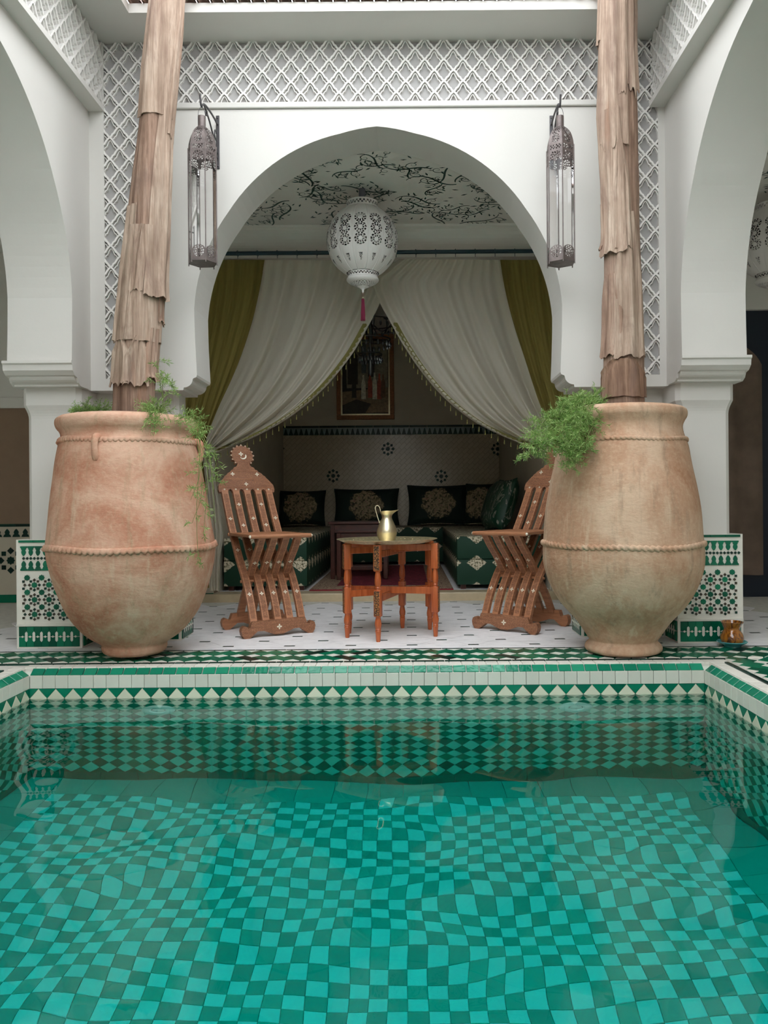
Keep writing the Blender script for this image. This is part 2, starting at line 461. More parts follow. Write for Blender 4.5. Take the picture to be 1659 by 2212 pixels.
# ------------------------------------------------------------------ mesh helpers
class MB:
    """collects vertices and faces, then links them as one mesh object"""

    def __init__(self):
        self.v, self.f, self.mi = [], [], []
        self.cur = 0

    def add(self, verts, faces, mat=None):
        o = len(self.v)
        self.v.extend(tuple(p) if mat is None else tuple(mat @ Vector(p)) for p in verts)
        self.f.extend(tuple(i + o for i in fc) for fc in faces)
        self.mi.extend([self.cur] * len(faces))
        return self

    def box(self, x0, x1, y0, y1, z0, z1, mat=None):
        vs = [(x, y, z) for z in (z0, z1) for y in (y0, y1) for x in (x0, x1)]
        return self.add(vs, [(0, 2, 3, 1), (4, 5, 7, 6), (0, 1, 5, 4), (2, 6, 7, 3), (0, 4, 6, 2), (1, 3, 7, 5)], mat)

    def bbox(self, x0, x1, y0, y1, z0, z1, b=0.004, mat=None):
        """box with bevelled vertical and horizontal edges (chamfer b)"""
        bm = bmesh.new()
        bmesh.ops.create_cube(bm, size=1.0, matrix=Matrix.Translation(((x0 + x1) / 2, (y0 + y1) / 2, (z0 + z1) / 2)) @ Matrix.Diagonal((x1 - x0, y1 - y0, z1 - z0, 1)))
        bmesh.ops.bevel(bm, geom=bm.edges[:], offset=b, segments=2, affect='EDGES', profile=0.5)
        return self.add_bm(bm, mat)

    def add_bm(self, bm, mat=None):
        bm.verts.index_update()
        self.add([v.co[:] for v in bm.verts], [tuple(v.index for v in f.verts) for f in bm.faces], mat)
        bm.free()
        return self

    def prism(self, poly, fn, d0, d1):
        """polygon (list of 2-D points) extruded from d0 to d1; fn(p, q, d) -> 3-D point"""
        n = len(poly)
        vs = [fn(p, q, d0) for p, q in poly] + [fn(p, q, d1) for p, q in poly]
        fs = [tuple(range(n - 1, -1, -1)), tuple(range(n, 2 * n))]
        fs += [(i, (i + 1) % n, n + (i + 1) % n, n + i) for i in range(n)]
        return self.add(vs, fs)

    def lathe(self, prof, n=48, mat=None, close=False):
        """prof: list of (radius, z)"""
        vs, fs = [], []
        for r, z in prof:
            for k in range(n):
                a = 2 * pi * k / n
                vs.append((r * cos(a), r * sin(a), z))
        m = len(prof)
        for i in range(m - 1):
            for k in range(n):
                k2 = (k + 1) % n
                fs.append((i * n + k, i * n + k2, (i + 1) * n + k2, (i + 1) * n + k))
        if close:
            fs.append(tuple(range(n - 1, -1, -1)))
            fs.append(tuple((m - 1) * n + k for k in range(n)))
        return self.add(vs, fs, mat)

    def tube(self, pts, rad, n=8, caps=True, mat=None):
        pts = [Vector(p) for p in pts]
        m = len(pts)
        rr = rad if isinstance(rad, (list, tuple)) else [rad] * m
        vs, fs = [], []
        t0 = (pts[1] - pts[0]).normalized()
        up = Vector((0, 0, 1)) if abs(t0.z) < 0.9 else Vector((1, 0, 0))
        nrm = t0.cross(up).normalized()
        for i in range(m):
            t = (pts[min(i + 1, m - 1)] - pts[max(i - 1, 0)])
            t = t.normalized() if t.length > 1e-9 else t0
            nrm = (nrm - t * nrm.dot(t))
            nrm = nrm.normalized() if nrm.length > 1e-6 else t.orthogonal().normalized()
            b = t.cross(nrm)
            for k in range(n):
                a = 2 * pi * k / n
                vs.append(pts[i] + (nrm * cos(a) + b * sin(a)) * rr[i])
        for i in range(m - 1):
            for k in range(n):
                k2 = (k + 1) % n
                fs.append((i * n + k, i * n + k2, (i + 1) * n + k2, (i + 1) * n + k))
        if caps:
            fs.append(tuple(range(n - 1, -1, -1)))
            fs.append(tuple((m - 1) * n + k for k in range(n)))
        return self.add(vs, fs, mat)

    def sphere(self, c, r, nu=12, nv=8, sc=(1, 1, 1)):
        prof = [(max(1e-4, r * sin(pi * i / nv)), -r * cos(pi * i / nv)) for i in range(nv + 1)]
        return self.lathe(prof, nu, Matrix.Translation(c) @ Matrix.Diagonal((*sc, 1)))

    def grid(self, nu, nv, fn):
        vs = [fn(i / nu, j / nv) for j in range(nv + 1) for i in range(nu + 1)]
        w = nu + 1
        fs = [(j * w + i, j * w + i + 1, (j + 1) * w + i + 1, (j + 1) * w + i) for j in range(nv) for i in range(nu)]
        return self.add(vs, fs)

    def mesh(self, name, mats, smooth=None):
        me = bpy.data.meshes.new(name)
        me.from_pydata([tuple(p) for p in self.v], [], self.f)
        for m in (mats if isinstance(mats, (list, tuple)) else [mats]):
            me.materials.append(MAT[m] if isinstance(m, str) else m)
        if any(self.mi):
            me.polygons.foreach_set('material_index', self.mi)
        if smooth:
            me.polygons.foreach_set('use_smooth', [True] * len(me.polygons))
            me.set_sharp_from_angle(angle=radians(smooth))
        me.update()
        return me

    def build(self, name, mats, parent=None, smooth=None, loc=None, rot=None):
        o = bpy.data.objects.new(name, self.mesh(name, mats, smooth))
        COL.objects.link(o)
        o.parent = parent
        if loc is not None:
            o.location = loc
        if rot is not None:
            o.rotation_euler = rot
        return o


def empty(name, loc=(0, 0, 0), rz=0.0):
    o = bpy.data.objects.new(name, None)
    COL.objects.link(o)
    o.location = loc
    o.rotation_euler = (0, 0, rz)
    o.empty_display_size = 0.1
    return o


def tag(o, label, cat=None, group=None, kind=None):
    o['label'] = label
    if cat:
        o['category'] = cat
    if group:
        o['group'] = group
    if kind:
        o['kind'] = kind
    return o


def copy_tree(o, parent=None):
    c = o.copy()
    COL.objects.link(c)
    c.parent = parent
    for ch in list(o.children):
        copy_tree(ch, c)
    return c


def frame(o, x, y, rz=0.0):
    """matrix of a piece lying in the plane (x, y) at o, turned by rz in that plane"""
    x, y = Vector(x).normalized(), Vector(y).normalized()
    x2, y2 = x * cos(rz) + y * sin(rz), -x * sin(rz) + y * cos(rz)
    n = x2.cross(y2)
    return Matrix(((x2.x, y2.x, n.x, o[0]), (x2.y, y2.y, n.y, o[1]), (x2.z, y2.z, n.z, o[2]), (0, 0, 0, 1)))


def slab(poly, th, bev):
    n = len(poly)
    cx, cy = sum(p[0] for p in poly) / n, sum(p[1] for p in poly) / n
    vs = [(p[0], p[1], 0) for p in poly] + [(p[0], p[1], th - bev) for p in poly]
    for p in poly:
        d = hypot(p[0] - cx, p[1] - cy) or 1
        k = max(0.5, 1 - bev * 1.3 / d)
        vs.append((cx + (p[0] - cx) * k, cy + (p[1] - cy) * k, th))
    fs = []
    for a in (0, n):
        fs += [(a + i, a + (i + 1) % n, a + n + (i + 1) % n, a + n + i) for i in range(n)]
    fs.append(tuple(range(2 * n, 3 * n)))
    return vs, fs


def clip(poly, a, b, c):
    """keep the side a*x + b*y >= c of a polygon"""
    out = []
    for i in range(len(poly)):
        p, q = poly[i], poly[(i + 1) % len(poly)]
        dp, dq = a * p[0] + b * p[1] - c, a * q[0] + b * q[1] - c
        if dp >= 0:
            out.append(p)
        if dp * dq < 0:
            t = dp / (dp - dq)
            out.append((p[0] + (q[0] - p[0]) * t, p[1] + (q[1] - p[1]) * t))
    res = []
    for p in out:
        if not res or hypot(p[0] - res[-1][0], p[1] - res[-1][1]) > 1e-4:
            res.append(p)
    return res if len(res) >= 3 else None


class Tiles:
    """single pieces of a tiled surface; the largest in view become parts, the rest one stuff part per material"""

    def __init__(self, parent):
        self.parent, self.items, self.shapes, self.meshes = parent, {}, {}, {}

    def add(self, name, key, poly, th, bev, mat, mtx, jitter=0.0):
        if key is None:
            key = ('u', name, len(self.shapes))
        if key not in self.shapes:
            self.shapes[key] = slab(poly, th, bev)
        if jitter:
            mtx = mtx @ Matrix.Rotation(RND.uniform(-jitter, jitter), 4, 'X') @ Matrix.Rotation(RND.uniform(-jitter, jitter), 4, 'Y')
        c = mtx.translation
        d = hypot(c.x + 0.05, c.y)
        out = 0 if abs(c.x + 0.03) < 0.56 * c.y + 0.05 and c.y > 0.3 else 50
        self.items.setdefault(name, []).append((d + out, len(self.items.get(name, ())), key, mat, mtx))

    def done(self, limits=None, default=300, prefer=None):
        limits = limits or {}
        for name, its in self.items.items():
            its.sort(key=(lambda t: (prefer(name, t), t[0], t[1])) if prefer else (lambda t: (t[0], t[1])))
            lim = limits.get(name, default)
            for d, _, key, mat, mtx in its[:lim]:
                mk = (key, mat)
                if mk not in self.meshes:
                    mb = MB().add(*self.shapes[key])
                    self.meshes[mk] = mb.mesh(name, mat)
                o = bpy.data.objects.new(name, self.meshes[mk])
                COL.objects.link(o)
                o.parent = self.parent
                o.matrix_basis = mtx
            rest = {}
            for d, _, key, mat, mtx in its[lim:]:
                rest.setdefault(mat, MB()).add(*self.shapes[key], mat=mtx)
            for mat, mb in rest.items():
                o = mb.build('more_' + name + 's', mat, self.parent)
                o['kind'] = 'stuff'


def rect(w, h, gap=0.0):
    w, h = w / 2 - gap / 2, h / 2 - gap / 2
    return [(-w, -h), (w, -h), (w, h), (-w, h)]


def smooth_path(pts, n=10):
    """Catmull-Rom through points of any dimension"""
    pts = [Vector(p) for p in pts]
    q = [pts[0] * 2 - pts[1]] + pts + [pts[-1] * 2 - pts[-2]]
    out = []
    for i in range(1, len(q) - 2):
        for k in range(n):
            t = k / n
            out.append(0.5 * ((2 * q[i]) + (q[i + 1] - q[i - 1]) * t + (2 * q[i - 1] - 5 * q[i] + 4 * q[i + 1] - q[i + 2]) * t * t
                              + (3 * q[i] - q[i - 1] - 3 * q[i + 1] + q[i + 2]) * t ** 3))
    out.append(pts[-1])
    return out


def interp(tab, x):
    if x <= tab[0][0]:
        return tab[0][1]
    for (a, fa), (b, fb) in zip(tab, tab[1:]):
        if x <= b:
            return fa + (fb - fa) * (x - a) / (b - a)
    return tab[-1][1]


# ------------------------------------------------------------------ the court: measures
XC = -0.14                       # axis of the court
XL, XR = -1.60, 1.32             # inner faces of the side arcades
YF = 3.90                        # face of the front arcade
ZB = 1.285                       # underside of the arcade plaster
YN = -3.7                        # near end of the court
ZT = 3.05                        # underside of the eaves
ZG = 2.69                        # gallery ceilings
POOL = (-1.635, 1.275, 0.30, 3.315)      # x0, x1, y0, y1 of the basin walls
ZW, ZP = -0.130, -1.16           # water level, pool floor


def arch_right(tip=0.922):
    """right half of the horseshoe arch: (offset from axis, z) from apex down to the impost tip"""
    tab = [(0, 0.933), (15, 0.917), (33, 0.899), (56, 0.899), (78, 0.899), (90, 0.915)]
    pts = []
    for k in range(0, 31):
        a = 90 - 3 * k
        r = interp(tab, a)
        pts.append((r * cos(radians(a)), 1.70 + r * sin(radians(a))))
    for z, x in ((1.62, 0.932), (1.54, 0.930), (1.45, 0.926), (1.362, tip)):
        pts.append((x, z))
    return pts


def corbel_right():
    """cove under the impost tip, running out to the pier"""
    pts = [(0.926, 1.350), (0.940, 1.345)]
    for k in range(7):
        a = pi / 2 * k / 6
        pts.append((0.990 - 0.046 * cos(a), 1.340 - 0.042 * sin(a)))
    pts.append((0.992, ZB))
    return pts


def arcade_outline(x0, x1, ztop, centres):
    """closed outline (along-wall coordinate, z) of a wall from ZB to ztop with open arches"""
    half = arch_right() + corbel_right()
    pts = [(x0, ztop), (x0, ZB)]
    for c in centres:
        pts += [(c - x, z) for x, z in reversed(half)]
        pts += [(c + x, z) for x, z in half[1:]]
    pts += [(x1, ZB), (x1, ztop)]
    return pts


def structure(o, label, cat):
    return tag(o, label, cat, kind='structure')


# ------------------------------------------------------------------ terrace floor and pool basin
fl = MB()
px0, px1, py0, py1 = POOL
E = 0.032
fl.box(-3.3, 3.1, py1 + E, 5.70, -0.12, -0.006)
fl.box(-3.3, px0 - E, YN, py1 + E, -0.12, -0.006)
fl.box(px1 + E, 3.1, YN, py1 + E, -0.12, -0.006)
fl.box(px0 - E, px1 + E, YN, py0 - E, -0.12, -0.006)
floor = structure(fl.build('floor', 'grout'), 'terrace floor of white marble with green tile inserts and braided border', 'floor')
TF = Tiles(floor)
X3, Y3, Z3 = (1, 0, 0), (0, 1, 0), (0, 0, 1)

# white marble lozenges with a small dark bar at every corner
A, B = 0.152, 0.275
bw, bh, g = 0.053, 0.024, 0.0018
YM = 3.722
for k in range(-15, 15):
    for n in range(-1, 8):
        cx = k * A + 0.018
        cy = 3.81 + (n + 0.5) * B + (k % 2) * B / 2
        loz = [(-A + bw / 2, -0.008), (-A + bw / 2, 0.008), (-0.01 - bw / 2, B / 2 - bh / 2), (0.01 + bw / 2, B / 2 - bh / 2), (A - bw / 2, 0.008), (A - bw / 2, -0.008),
               (0.01 + bw / 2, -B / 2 + bh / 2), (-0.01 - bw / 2, -B / 2 + bh / 2)]
        loz = [(x * 0.994, y * 0.992) for x, y in loz][::-1]
        if cy - B / 2 < YM:
            lz = clip(loz, 0, 1, YM + 0.001 - cy)
            if lz:
                TF.add('marble_tile', None, lz, 0.006, 0.001, 'marble', frame((cx, cy, -0.006), X3, Y3))
        elif cy + B / 2 < 5.58:
            TF.add('marble_tile', 'loz', loz, 0.006, 0.001, 'marble', frame((cx, cy, -0.006), X3, Y3))
        by = 3.81 + n * B + (k % 2) * B / 2
        if by - bh / 2 > YM and by < 5.56:
            TF.add('insert_tile', 'bar', rect(bw, bh, 0.001), 0.0063, 0.001, 'dark_tile', frame((cx, by, -0.006), X3, Y3))

# braided border: two rows of green tiles set on the slant, white triangles between
RW, RL = 0.0525, 0.1225
PB = RW * sqrt(2)
HB = (RL + RW) / sqrt(2)


def braid_row(o, ax, ay, s0, s1, lean, ok=lambda c: True):
    """row centred on the line o + s*ax"""
    o, ax, ay = Vector(o), Vector(ax), Vector(ay)
    n0, n1 = int(s0 / PB), int(s1 / PB)
    for i in range(n0, n1):
        c = o + ax * (i * PB)
        if not ok(c):
            continue
        TF.add('border_tile', 'braid', rect(RL, RW, 0.003), 0.007, 0.0012, 'green_tile' if RND.random() < 0.92 else 'dark_tile',
               frame(c, ax, ay, lean * pi / 4), 0.012)
        h = HB / 2
        for s in (-1, 1):
            tx = s * lean * (RL - RW) / 2 / sqrt(2)
            c2 = c + ax * (tx + PB / 2) + ay * (s * h)
            tri = [(-PB / 2 + 0.003, 0), (PB / 2 - 0.003, 0), (0, PB / 2 - 0.003)]
            TF.add('triangle_tile', 'tri', tri, 0.0065, 0.001, 'white_tile', frame(c2, ax * (1 if s < 0 else -1), ay * (1 if s < 0 else -1)))


def strip_row(o, ax, ay, s0, s1, ln, w, name, mat, th=0.0065):
    o, ax, ay = Vector(o), Vector(ax), Vector(ay)
    for i in range(int(s0 / ln), int(s1 / ln)):
        TF.add(name, (name, ln), rect(ln, w, 0.003), th, 0.001, mat, frame(o + ax * (i + 0.5) * ln, ax, ay), 0.004)


zt = -0.006
strip_row((XC, 3.709, zt), X3, Y3, -2.4, 2.4, 0.15, 0.020, 'edge_tile', 'dark_tile')
braid_row((XC, 3.695 - HB / 2, zt), X3, Y3, -2.4, 2.4, 1)
braid_row((XC, 3.695 - HB * 1.5, zt), X3, Y3, -2.4, 2.4, -1)
strip_row((XC, 3.425, zt), X3, Y3, YN, 1.70, 0.15, 0.030, 'edge_tile', 'dark_tile')
strip_row((XC, 3.376, zt), X3, Y3, -1.55, 1.55, 0.053, 0.055, 'kerb_tile', 'white_tile')
for sx, xe in ((1, px1 + E), (-1, px0 - E)):
    ay = (sx, 0, 0)
    ax = (0, sx * -1, 0) if sx > 0 else (0, 1, 0)
    ax, ay = ((0, -1, 0), (1, 0, 0)) if sx > 0 else ((0, 1, 0), (-1, 0, 0))
    sgn = -1 if sx > 0 else 1
    o = lambda off: (xe + sx * off, 3.40 if sx > 0 else 1.5, zt)
    ln = 1.9
    strip_row(o(0.029), ax, ay, 0, ln, 0.053, 0.055, 'kerb_tile', 'white_tile')
    strip_row(o(0.078), ax, ay, 0, ln, 0.15, 0.030, 'edge_tile', 'dark_tile')
    braid_row(o(0.100 + HB / 2), ax, ay, 0, ln, 1)
    braid_row(o(0.100 + HB * 1.5), ax, ay, 0, ln, -1)
    strip_row(o(0.118 + HB * 2), ax, ay, 0, ln, 0.15, 0.020, 'edge_tile', 'dark_tile')
TF.done()

# pool basin: masonry shell, then every tile
t = 0.010
pb = MB()
pb.box(px0 - 0.2, px0 - t, py0 - 0.2, py1 + 0.2, ZP - 0.15, -0.13)
pb.box(px1 + t, px1 + 0.2, py0 - 0.2, py1 + 0.2, ZP - 0.15, -0.13)
pb.box(px0 - t, px1 + t, py1 + t, py1 + 0.2, ZP - 0.15, -0.13)
pb.box(px0 - t, px1 + t, py0 - 0.2, py0 - t, ZP - 0.15, -0.13)
pb.box(px0 - t, px1 + t, py0 - t, py1 + t, ZP - 0.15, ZP - t)
# upper rim with the sloped bed of the coping
for (a0, a1, fn) in ((px0 - 0.03, px1 + 0.03, lambda p, q, d: (d, py1 + p, q)), (px0 - 0.03, px1 + 0.03, lambda p, q, d: (d, py0 - p, q)),
                     (py0 - 0.03, py1 + 0.03, lambda p, q, d: (px1 + p, d, q)), (py0 - 0.03, py1 + 0.03, lambda p, q, d: (px0 - p, d, q))):
    pb.prism([(t, -0.14), (t, -0.034), (E + t, -0.010), (0.12, -0.010), (0.12, -0.14)], fn, a0, a1)
basin = structure(pb.build('pool_basin', 'pool_grout'), 'sunken pool basin lined with green and white tiles', 'pool')
TP = Tiles(basin)
DW, DH = 0.0747, 0.083
ZD = -0.086                       # top of the diamond field
NROW = 12
sides = [  # origin at the left end looking at the wall, along axis, length
    ((px0, py1, 0), (1, 0, 0), px1 - px0), ((px1, py1, 0), (0, -1, 0), py1 - py0), ((px0, py0, 0), (0, 1, 0), py1 - py0), ((px1, py0, 0), (-1, 0, 0), px1 - px0)]
dia = [(0, -DH / 2 + 0.001), (DW / 2 - 0.001, 0), (0, DH / 2 - 0.001), (-DW / 2 + 0.001, 0)]
tri_dn = [(-DW / 2 + 0.001, 0), (0, -DH / 2 + 0.001), (DW / 2 - 0.001, 0)]
tri_up = [(-DW / 2 + 0.001, 0), (DW / 2 - 0.001, 0), (0, DH / 2 - 0.001)]
for si, (o, ax, ln) in enumerate(sides):
    o, ax = Vector(o), Vector(ax)
    nrm = ax.cross(Vector(Z3))
    back = o - nrm * t
    n = int(ln / 0.054)
    w = ln / n
    for i in range(n):                                    # white band
        TP.add('band_tile', ('band', si % 2), rect(w, 0.058, 0.0018), t + RND.uniform(-0.001, 0.001), 0.001, 'band_white', frame(back + ax * (i + 0.5) * w + Vector((0, 0, -0.057)), ax, Z3), 0.006)
    n = int(ln / 0.057)
    w = ln / n
    sl = (Vector((0, 0, 0.0235)) - nrm * 0.030)           # sloped coping
    for i in range(n):
        c = o + ax * (i + 0.5) * w - nrm * 0.0165 + Vector((0, 0, -0.0165)) - sl.normalized().cross(ax) * 0.0
        m = frame(c, ax, sl)
        m = m @ Matrix.Translation((0, 0, -0.006))
        TP.add('coping_tile', ('cop', si % 2), rect(w, 0.0415, 0.0045), 0.008, 0.0015, 'coping_tile', m, 0.035)
    n = round(ln / DW)
    w = ln / n
    sc = w / DW
    wide = lambda pl: [(x * sc, y) for x, y in pl]
    for r in range(NROW * 2 + 1):
        z = ZD - r * DH / 2
        for i in range(n + 1):
            white = r % 2 == 1
            s = (i + 0.5) * w if white else i * w
            if white and i == n:
                continue
            c = back + ax * s + Vector((0, 0, z))
            pl = dia
            if r == 0:
                pl = tri_dn
            elif r == NROW * 2:
                pl = tri_up
            if not white and i in (0, n):
                pl2 = clip(wide(pl), 1 if i == 0 else -1, 0, 0)
                TP.add('half_diamond_tile', None, pl2, t, 0.001, 'pool_green', frame(c, ax, Z3))
                continue
            TP.add('diamond_tile', ('dia', si % 2, r == 0, r == NROW * 2), wide(pl), t, 0.001, 'pool_white' if white else 'pool_green', frame(c, ax, Z3), 0.006)
    zb = ZD - NROW * DH
    n = int(ln / 0.15)
    for i in range(n):
        TP.add('base_tile', ('bs', si % 2), rect(ln / n, zb - ZP, 0.002), t, 0.001, 'pool_base', frame(back + ax * (i + 0.5) * ln / n + Vector((0, 0, (zb + ZP) / 2)), ax, Z3))
# pool floor: plain green margin, chequer inside
SQ = 0.0565
nx, ny = int((px1 - px0 - 0.26) / SQ), int((py1 - py0 - 0.26) / SQ)
ox, oy = (px0 + px1) / 2 - nx * SQ / 2, (py0 + py1) / 2 - ny * SQ / 2
for j in range(ny):
    for i in range(nx):
        TP.add('chequer_tile', 'sq', rect(SQ, SQ, 0.0012), t, 0.0012, 'pool_floor_white' if (i + j) % 2 else 'pool_floor_green', frame((ox + (i + 0.5) * SQ, oy + (j + 0.5) * SQ, ZP - t), X3, Y3), 0.004)
mgx, mgy = ox - px0, oy - py0
for i in range(20):
    w = (px1 - px0) / 20
    for yy in (py0 + mgy / 2, py1 - mgy / 2):
        TP.add('margin_tile', 'mgx', rect(w, mgy, 0.002), t, 0.001, 'pool_floor_green', frame((px0 + (i + 0.5) * w, yy, ZP - t), X3, Y3))
    w = (py1 - py0 - 2 * mgy) / 20
    for xx in (px0 + mgx / 2, px1 - mgx / 2):
        TP.add('margin_tile', 'mgy', rect(mgx, w, 0.002), t, 0.001, 'pool_floor_green', frame((xx, py0 + mgy + (i + 0.5) * w, ZP - t), X3, Y3))
TP.done({'half_diamond_tile': 0}, prefer=lambda name, it: 0 if (name != 'diamond_tile' or abs(it[4].translation.y - py1) < 0.05) else 1)


# water: a closed body with a gently rippled surface
def ripple(x, y):
    k = min(1.0, max(0.22, (3.35 - y) / 1.5))
    return 0.55 * k * (0.0021 * sin(11.0 * x + 3.1 * y + 0.6) * cos(4.2 * x - 15.5 * y) + 0.0019 * sin(6.3 * x - 12.7 * y + 1.9)
                + 0.0011 * sin(23 * x + 9 * y) * sin(19 * y - 8 * x + 0.7) + 0.0010 * sin(2.7 * x + 24.0 * y + 0.4 * sin(5 * x)))


wx0, wx1, wy0, wy1 = px0 - 0.004, px1 + 0.004, py0 - 0.004, py1 + 0.004
wa = MB()
NU, NV = 170, 180
wa.grid(NU, NV, lambda u, v: (wx0 + (wx1 - wx0) * u, wy0 + (wy1 - wy0) * v, ZW + ripple(wx0 + (wx1 - wx0) * u, wy0 + (wy1 - wy0) * v)))
top = len(wa.v)
ring = [i for i in range(NU)] + [j * (NU + 1) + NU for j in range(NV)] + [NV * (NU + 1) + i for i in range(NU, 0, -1)] + [j * (NU + 1) for j in range(NV, 0, -1)]
for i in ring:
    wa.v.append((wa.v[i][0], wa.v[i][1], ZP - 0.006))
m = len(ring)
for i in range(m):
    wa.f.append((ring[(i + 1) % m], ring[i], top + i, top + (i + 1) % m))
    wa.mi.append(0)
wa.f.append(tuple(top + i for i in range(m - 1, -1, -1)))
wa.mi.append(0)
water = tag(wa.build('pool_water', 'water', smooth=40), 'clear turquoise water filling the tiled pool', 'water', kind='stuff')

# two return fittings in the far pool wall
for i, (px, side) in enumerate(((342, 'left'), (1243, 'right'))):
    c = P(px, 1500, py1 - 0.004)
    e = empty('pool_inlet', (c.x, py1, -0.315))
    fit = Matrix.Rotation(pi / 2, 4, 'X')
    MB().lathe([(0.030, 0.0), (0.070, 0.0), (0.072, 0.008), (0.066, 0.015), (0.036, 0.017), (0.030, 0.008)], 32, fit).build('flange', 'fitting', e, smooth=50)
    MB().lathe([(0.027, 0.0), (0.027, 0.010), (0.014, 0.016), (0.001, 0.017)], 24, fit).build('nozzle', 'fitting', e, smooth=50)
    tag(e, 'round white water inlet in the pool wall, below the %s clay jar' % side, 'pool inlet', 'pool inlets')


# ------------------------------------------------------------------ front arcade wall
def map_front(p, q, d):
    return (p, d, q)


wall = MB()
wall.prism(arcade_outline(XL - 0.31, XR + 0.31, ZT, [XC]), map_front, YF + 0.025, YF + 0.27)
LX0, LX1 = -1.525, 1.286          # outer edges of the lattice
PX0, PX1 = LX0 + 0.196, LX1 - 0.196
ZL0, ZL1 = 1.345, 2.735           # foot of the side strips, ledge
wall_front = structure(wall.build('wall_front', 'plaster'), 'white front arcade wall with a horseshoe arch and carved lattice frieze', 'wall')
pan = MB()
pan.prism(arcade_outline(PX0, PX1, 2.705, [XC]), map_front, YF, YF + 0.025)
pan.box(XL, LX0, YF, YF + 0.025, ZB, ZT)
pan.box(LX1, XR, YF, YF + 0.025, ZB, ZT)
pan.box(LX0, PX0, YF, YF + 0.025, ZB, ZL0)
pan.box(PX1, LX1, YF, YF + 0.025, ZB, ZL0)
pan.build('arch_panel', 'plaster', wall_front)
MB().bbox(PX0 - 0.004, PX1 + 0.004, YF - 0.014, YF + 0.025, 2.708, 2.738, 0.005).build('ledge', 'plaster', wall_front)
gr = MB()
gr.box(LX0, LX1, YF + 0.021, YF + 0.0255, 2.738, ZT)
gr.box(LX0, PX0, YF + 0.021, YF + 0.0255, ZL0, 2.738)
gr.box(PX1, LX1, YF + 0.021, YF + 0.0255, ZL0, 2.738)
gr.build('lattice_ground', 'grey_plaster', wall_front)

# carved lattice: pointed arches in staggered rows, a bold rib and a fine inner rib
LA, LB = 0.097, 0.1097


def ribbon(mb, pts, w, z0, z1, mir):
    n = len(pts)
    L, R = [], []
    for i in range(n):
        a, b = Vector(pts[max(i - 1, 0)]), Vector(pts[min(i + 1, n - 1)])
        d = (b - a).normalized()
        nn = Vector((-d.y, d.x))
        p = Vector(pts[i])
        L.append(p + nn * w / 2)
        R.append(p - nn * w / 2)
    vs = []
    for q, z in ((L, z1), (R, z1), (L, z0), (R, z0)):
        vs += [(v.x * mir, v.y, z) for v in q]
    fs = []
    for i in range(n - 1):
        for a, b in ((0, n), (2 * n, 0), (n, 3 * n)):
            f = (a + i, b + i, b + i + 1, a + i + 1)
            fs.append(f if mir > 0 else f[::-1])
    mb.add(vs, fs)


def lattice_unit():
    mb = MB()
    hx, hy = LA / 2, LB / 2
    rib = [(0.0, 0.0), (0.09, -0.045), (0.20, -0.125), (0.33, -0.26), (0.45, -0.43), (0.55, -0.58), (0.65, -0.635), (0.74, -0.69), (0.78, -0.80), (0.89, -0.90), (1.0, -1.0)]
    fine = [(0.0, -0.20), (0.12, -0.30), (0.25, -0.52), (0.33, -0.69), (0.38, -0.80), (0.46, -0.825), (0.53, -0.85), (0.57, -0.96), (0.70, -1.06)]
    for s in (1, -1):
        ribbon(mb, [(x * hx, y * hy) for x, y in rib], 0.0088, 0, 0.0240 - (0.0005 if s < 0 else 0), s)
        ribbon(mb, [(x * hx, y * hy) for x, y in fine], 0.0046, 0, 0.0160 - (0.0005 if s < 0 else 0), s)
    return mb


UNIT = lattice_unit()


def lattice(name, parent, o, ax, w, h, ph=(0, 0)):
    """lattice panel w x h in the plane (ax, z) at o, trimmed to its frame"""
    mb = MB()
    for j in range(-2, int(h / LB) + 3):
        for half in (0, 1):
            for i in range(-2, int(w / LA) + 3):
                x, y = (i + half / 2) * LA + ph[0], (j + half / 2) * LB + ph[1]
                if -LA < x < w + LA and -LB < y < h + LB:
                    mb.add(UNIT.v, UNIT.f, Matrix.Translation((x, y, 0)))
    bm = bmesh.new()
    me = mb.mesh('lattice_tmp', 'lattice')
    bm.from_mesh(me)
    bpy.data.meshes.remove(me)
    for co, no in (((0, 0, 0), (-1, 0, 0)), ((w, 0, 0), (1, 0, 0)), ((0, 0, 0), (0, -1, 0)), ((0, h, 0), (0, 1, 0))):
        bmesh.ops.bisect_plane(bm, geom=bm.verts[:] + bm.edges[:] + bm.faces[:], dist=1e-6, plane_co=co, plane_no=no, clear_outer=True)
    out = MB().add_bm(bm, frame(o, ax, Z3))
    return out.build(name, 'lattice', parent)


lattice('lattice', wall_front, (LX0, YF + 0.0225, 2.738), X3, LX1 - LX0, ZT - 2.738, (0.03, 0.05))
lattice('lattice', wall_front, (LX0, YF + 0.0225, ZL0), X3, PX0 - LX0, 2.738 - ZL0, (0.03, (0.05 + 2.738 - ZL0) % LB))
lattice('lattice', wall_front, (PX1, YF + 0.0225, ZL0), X3, LX1 - PX1, 2.738 - ZL0, (0.03 - (PX1 - LX0) + LA * 27, (0.05 + 2.738 - ZL0) % LB))


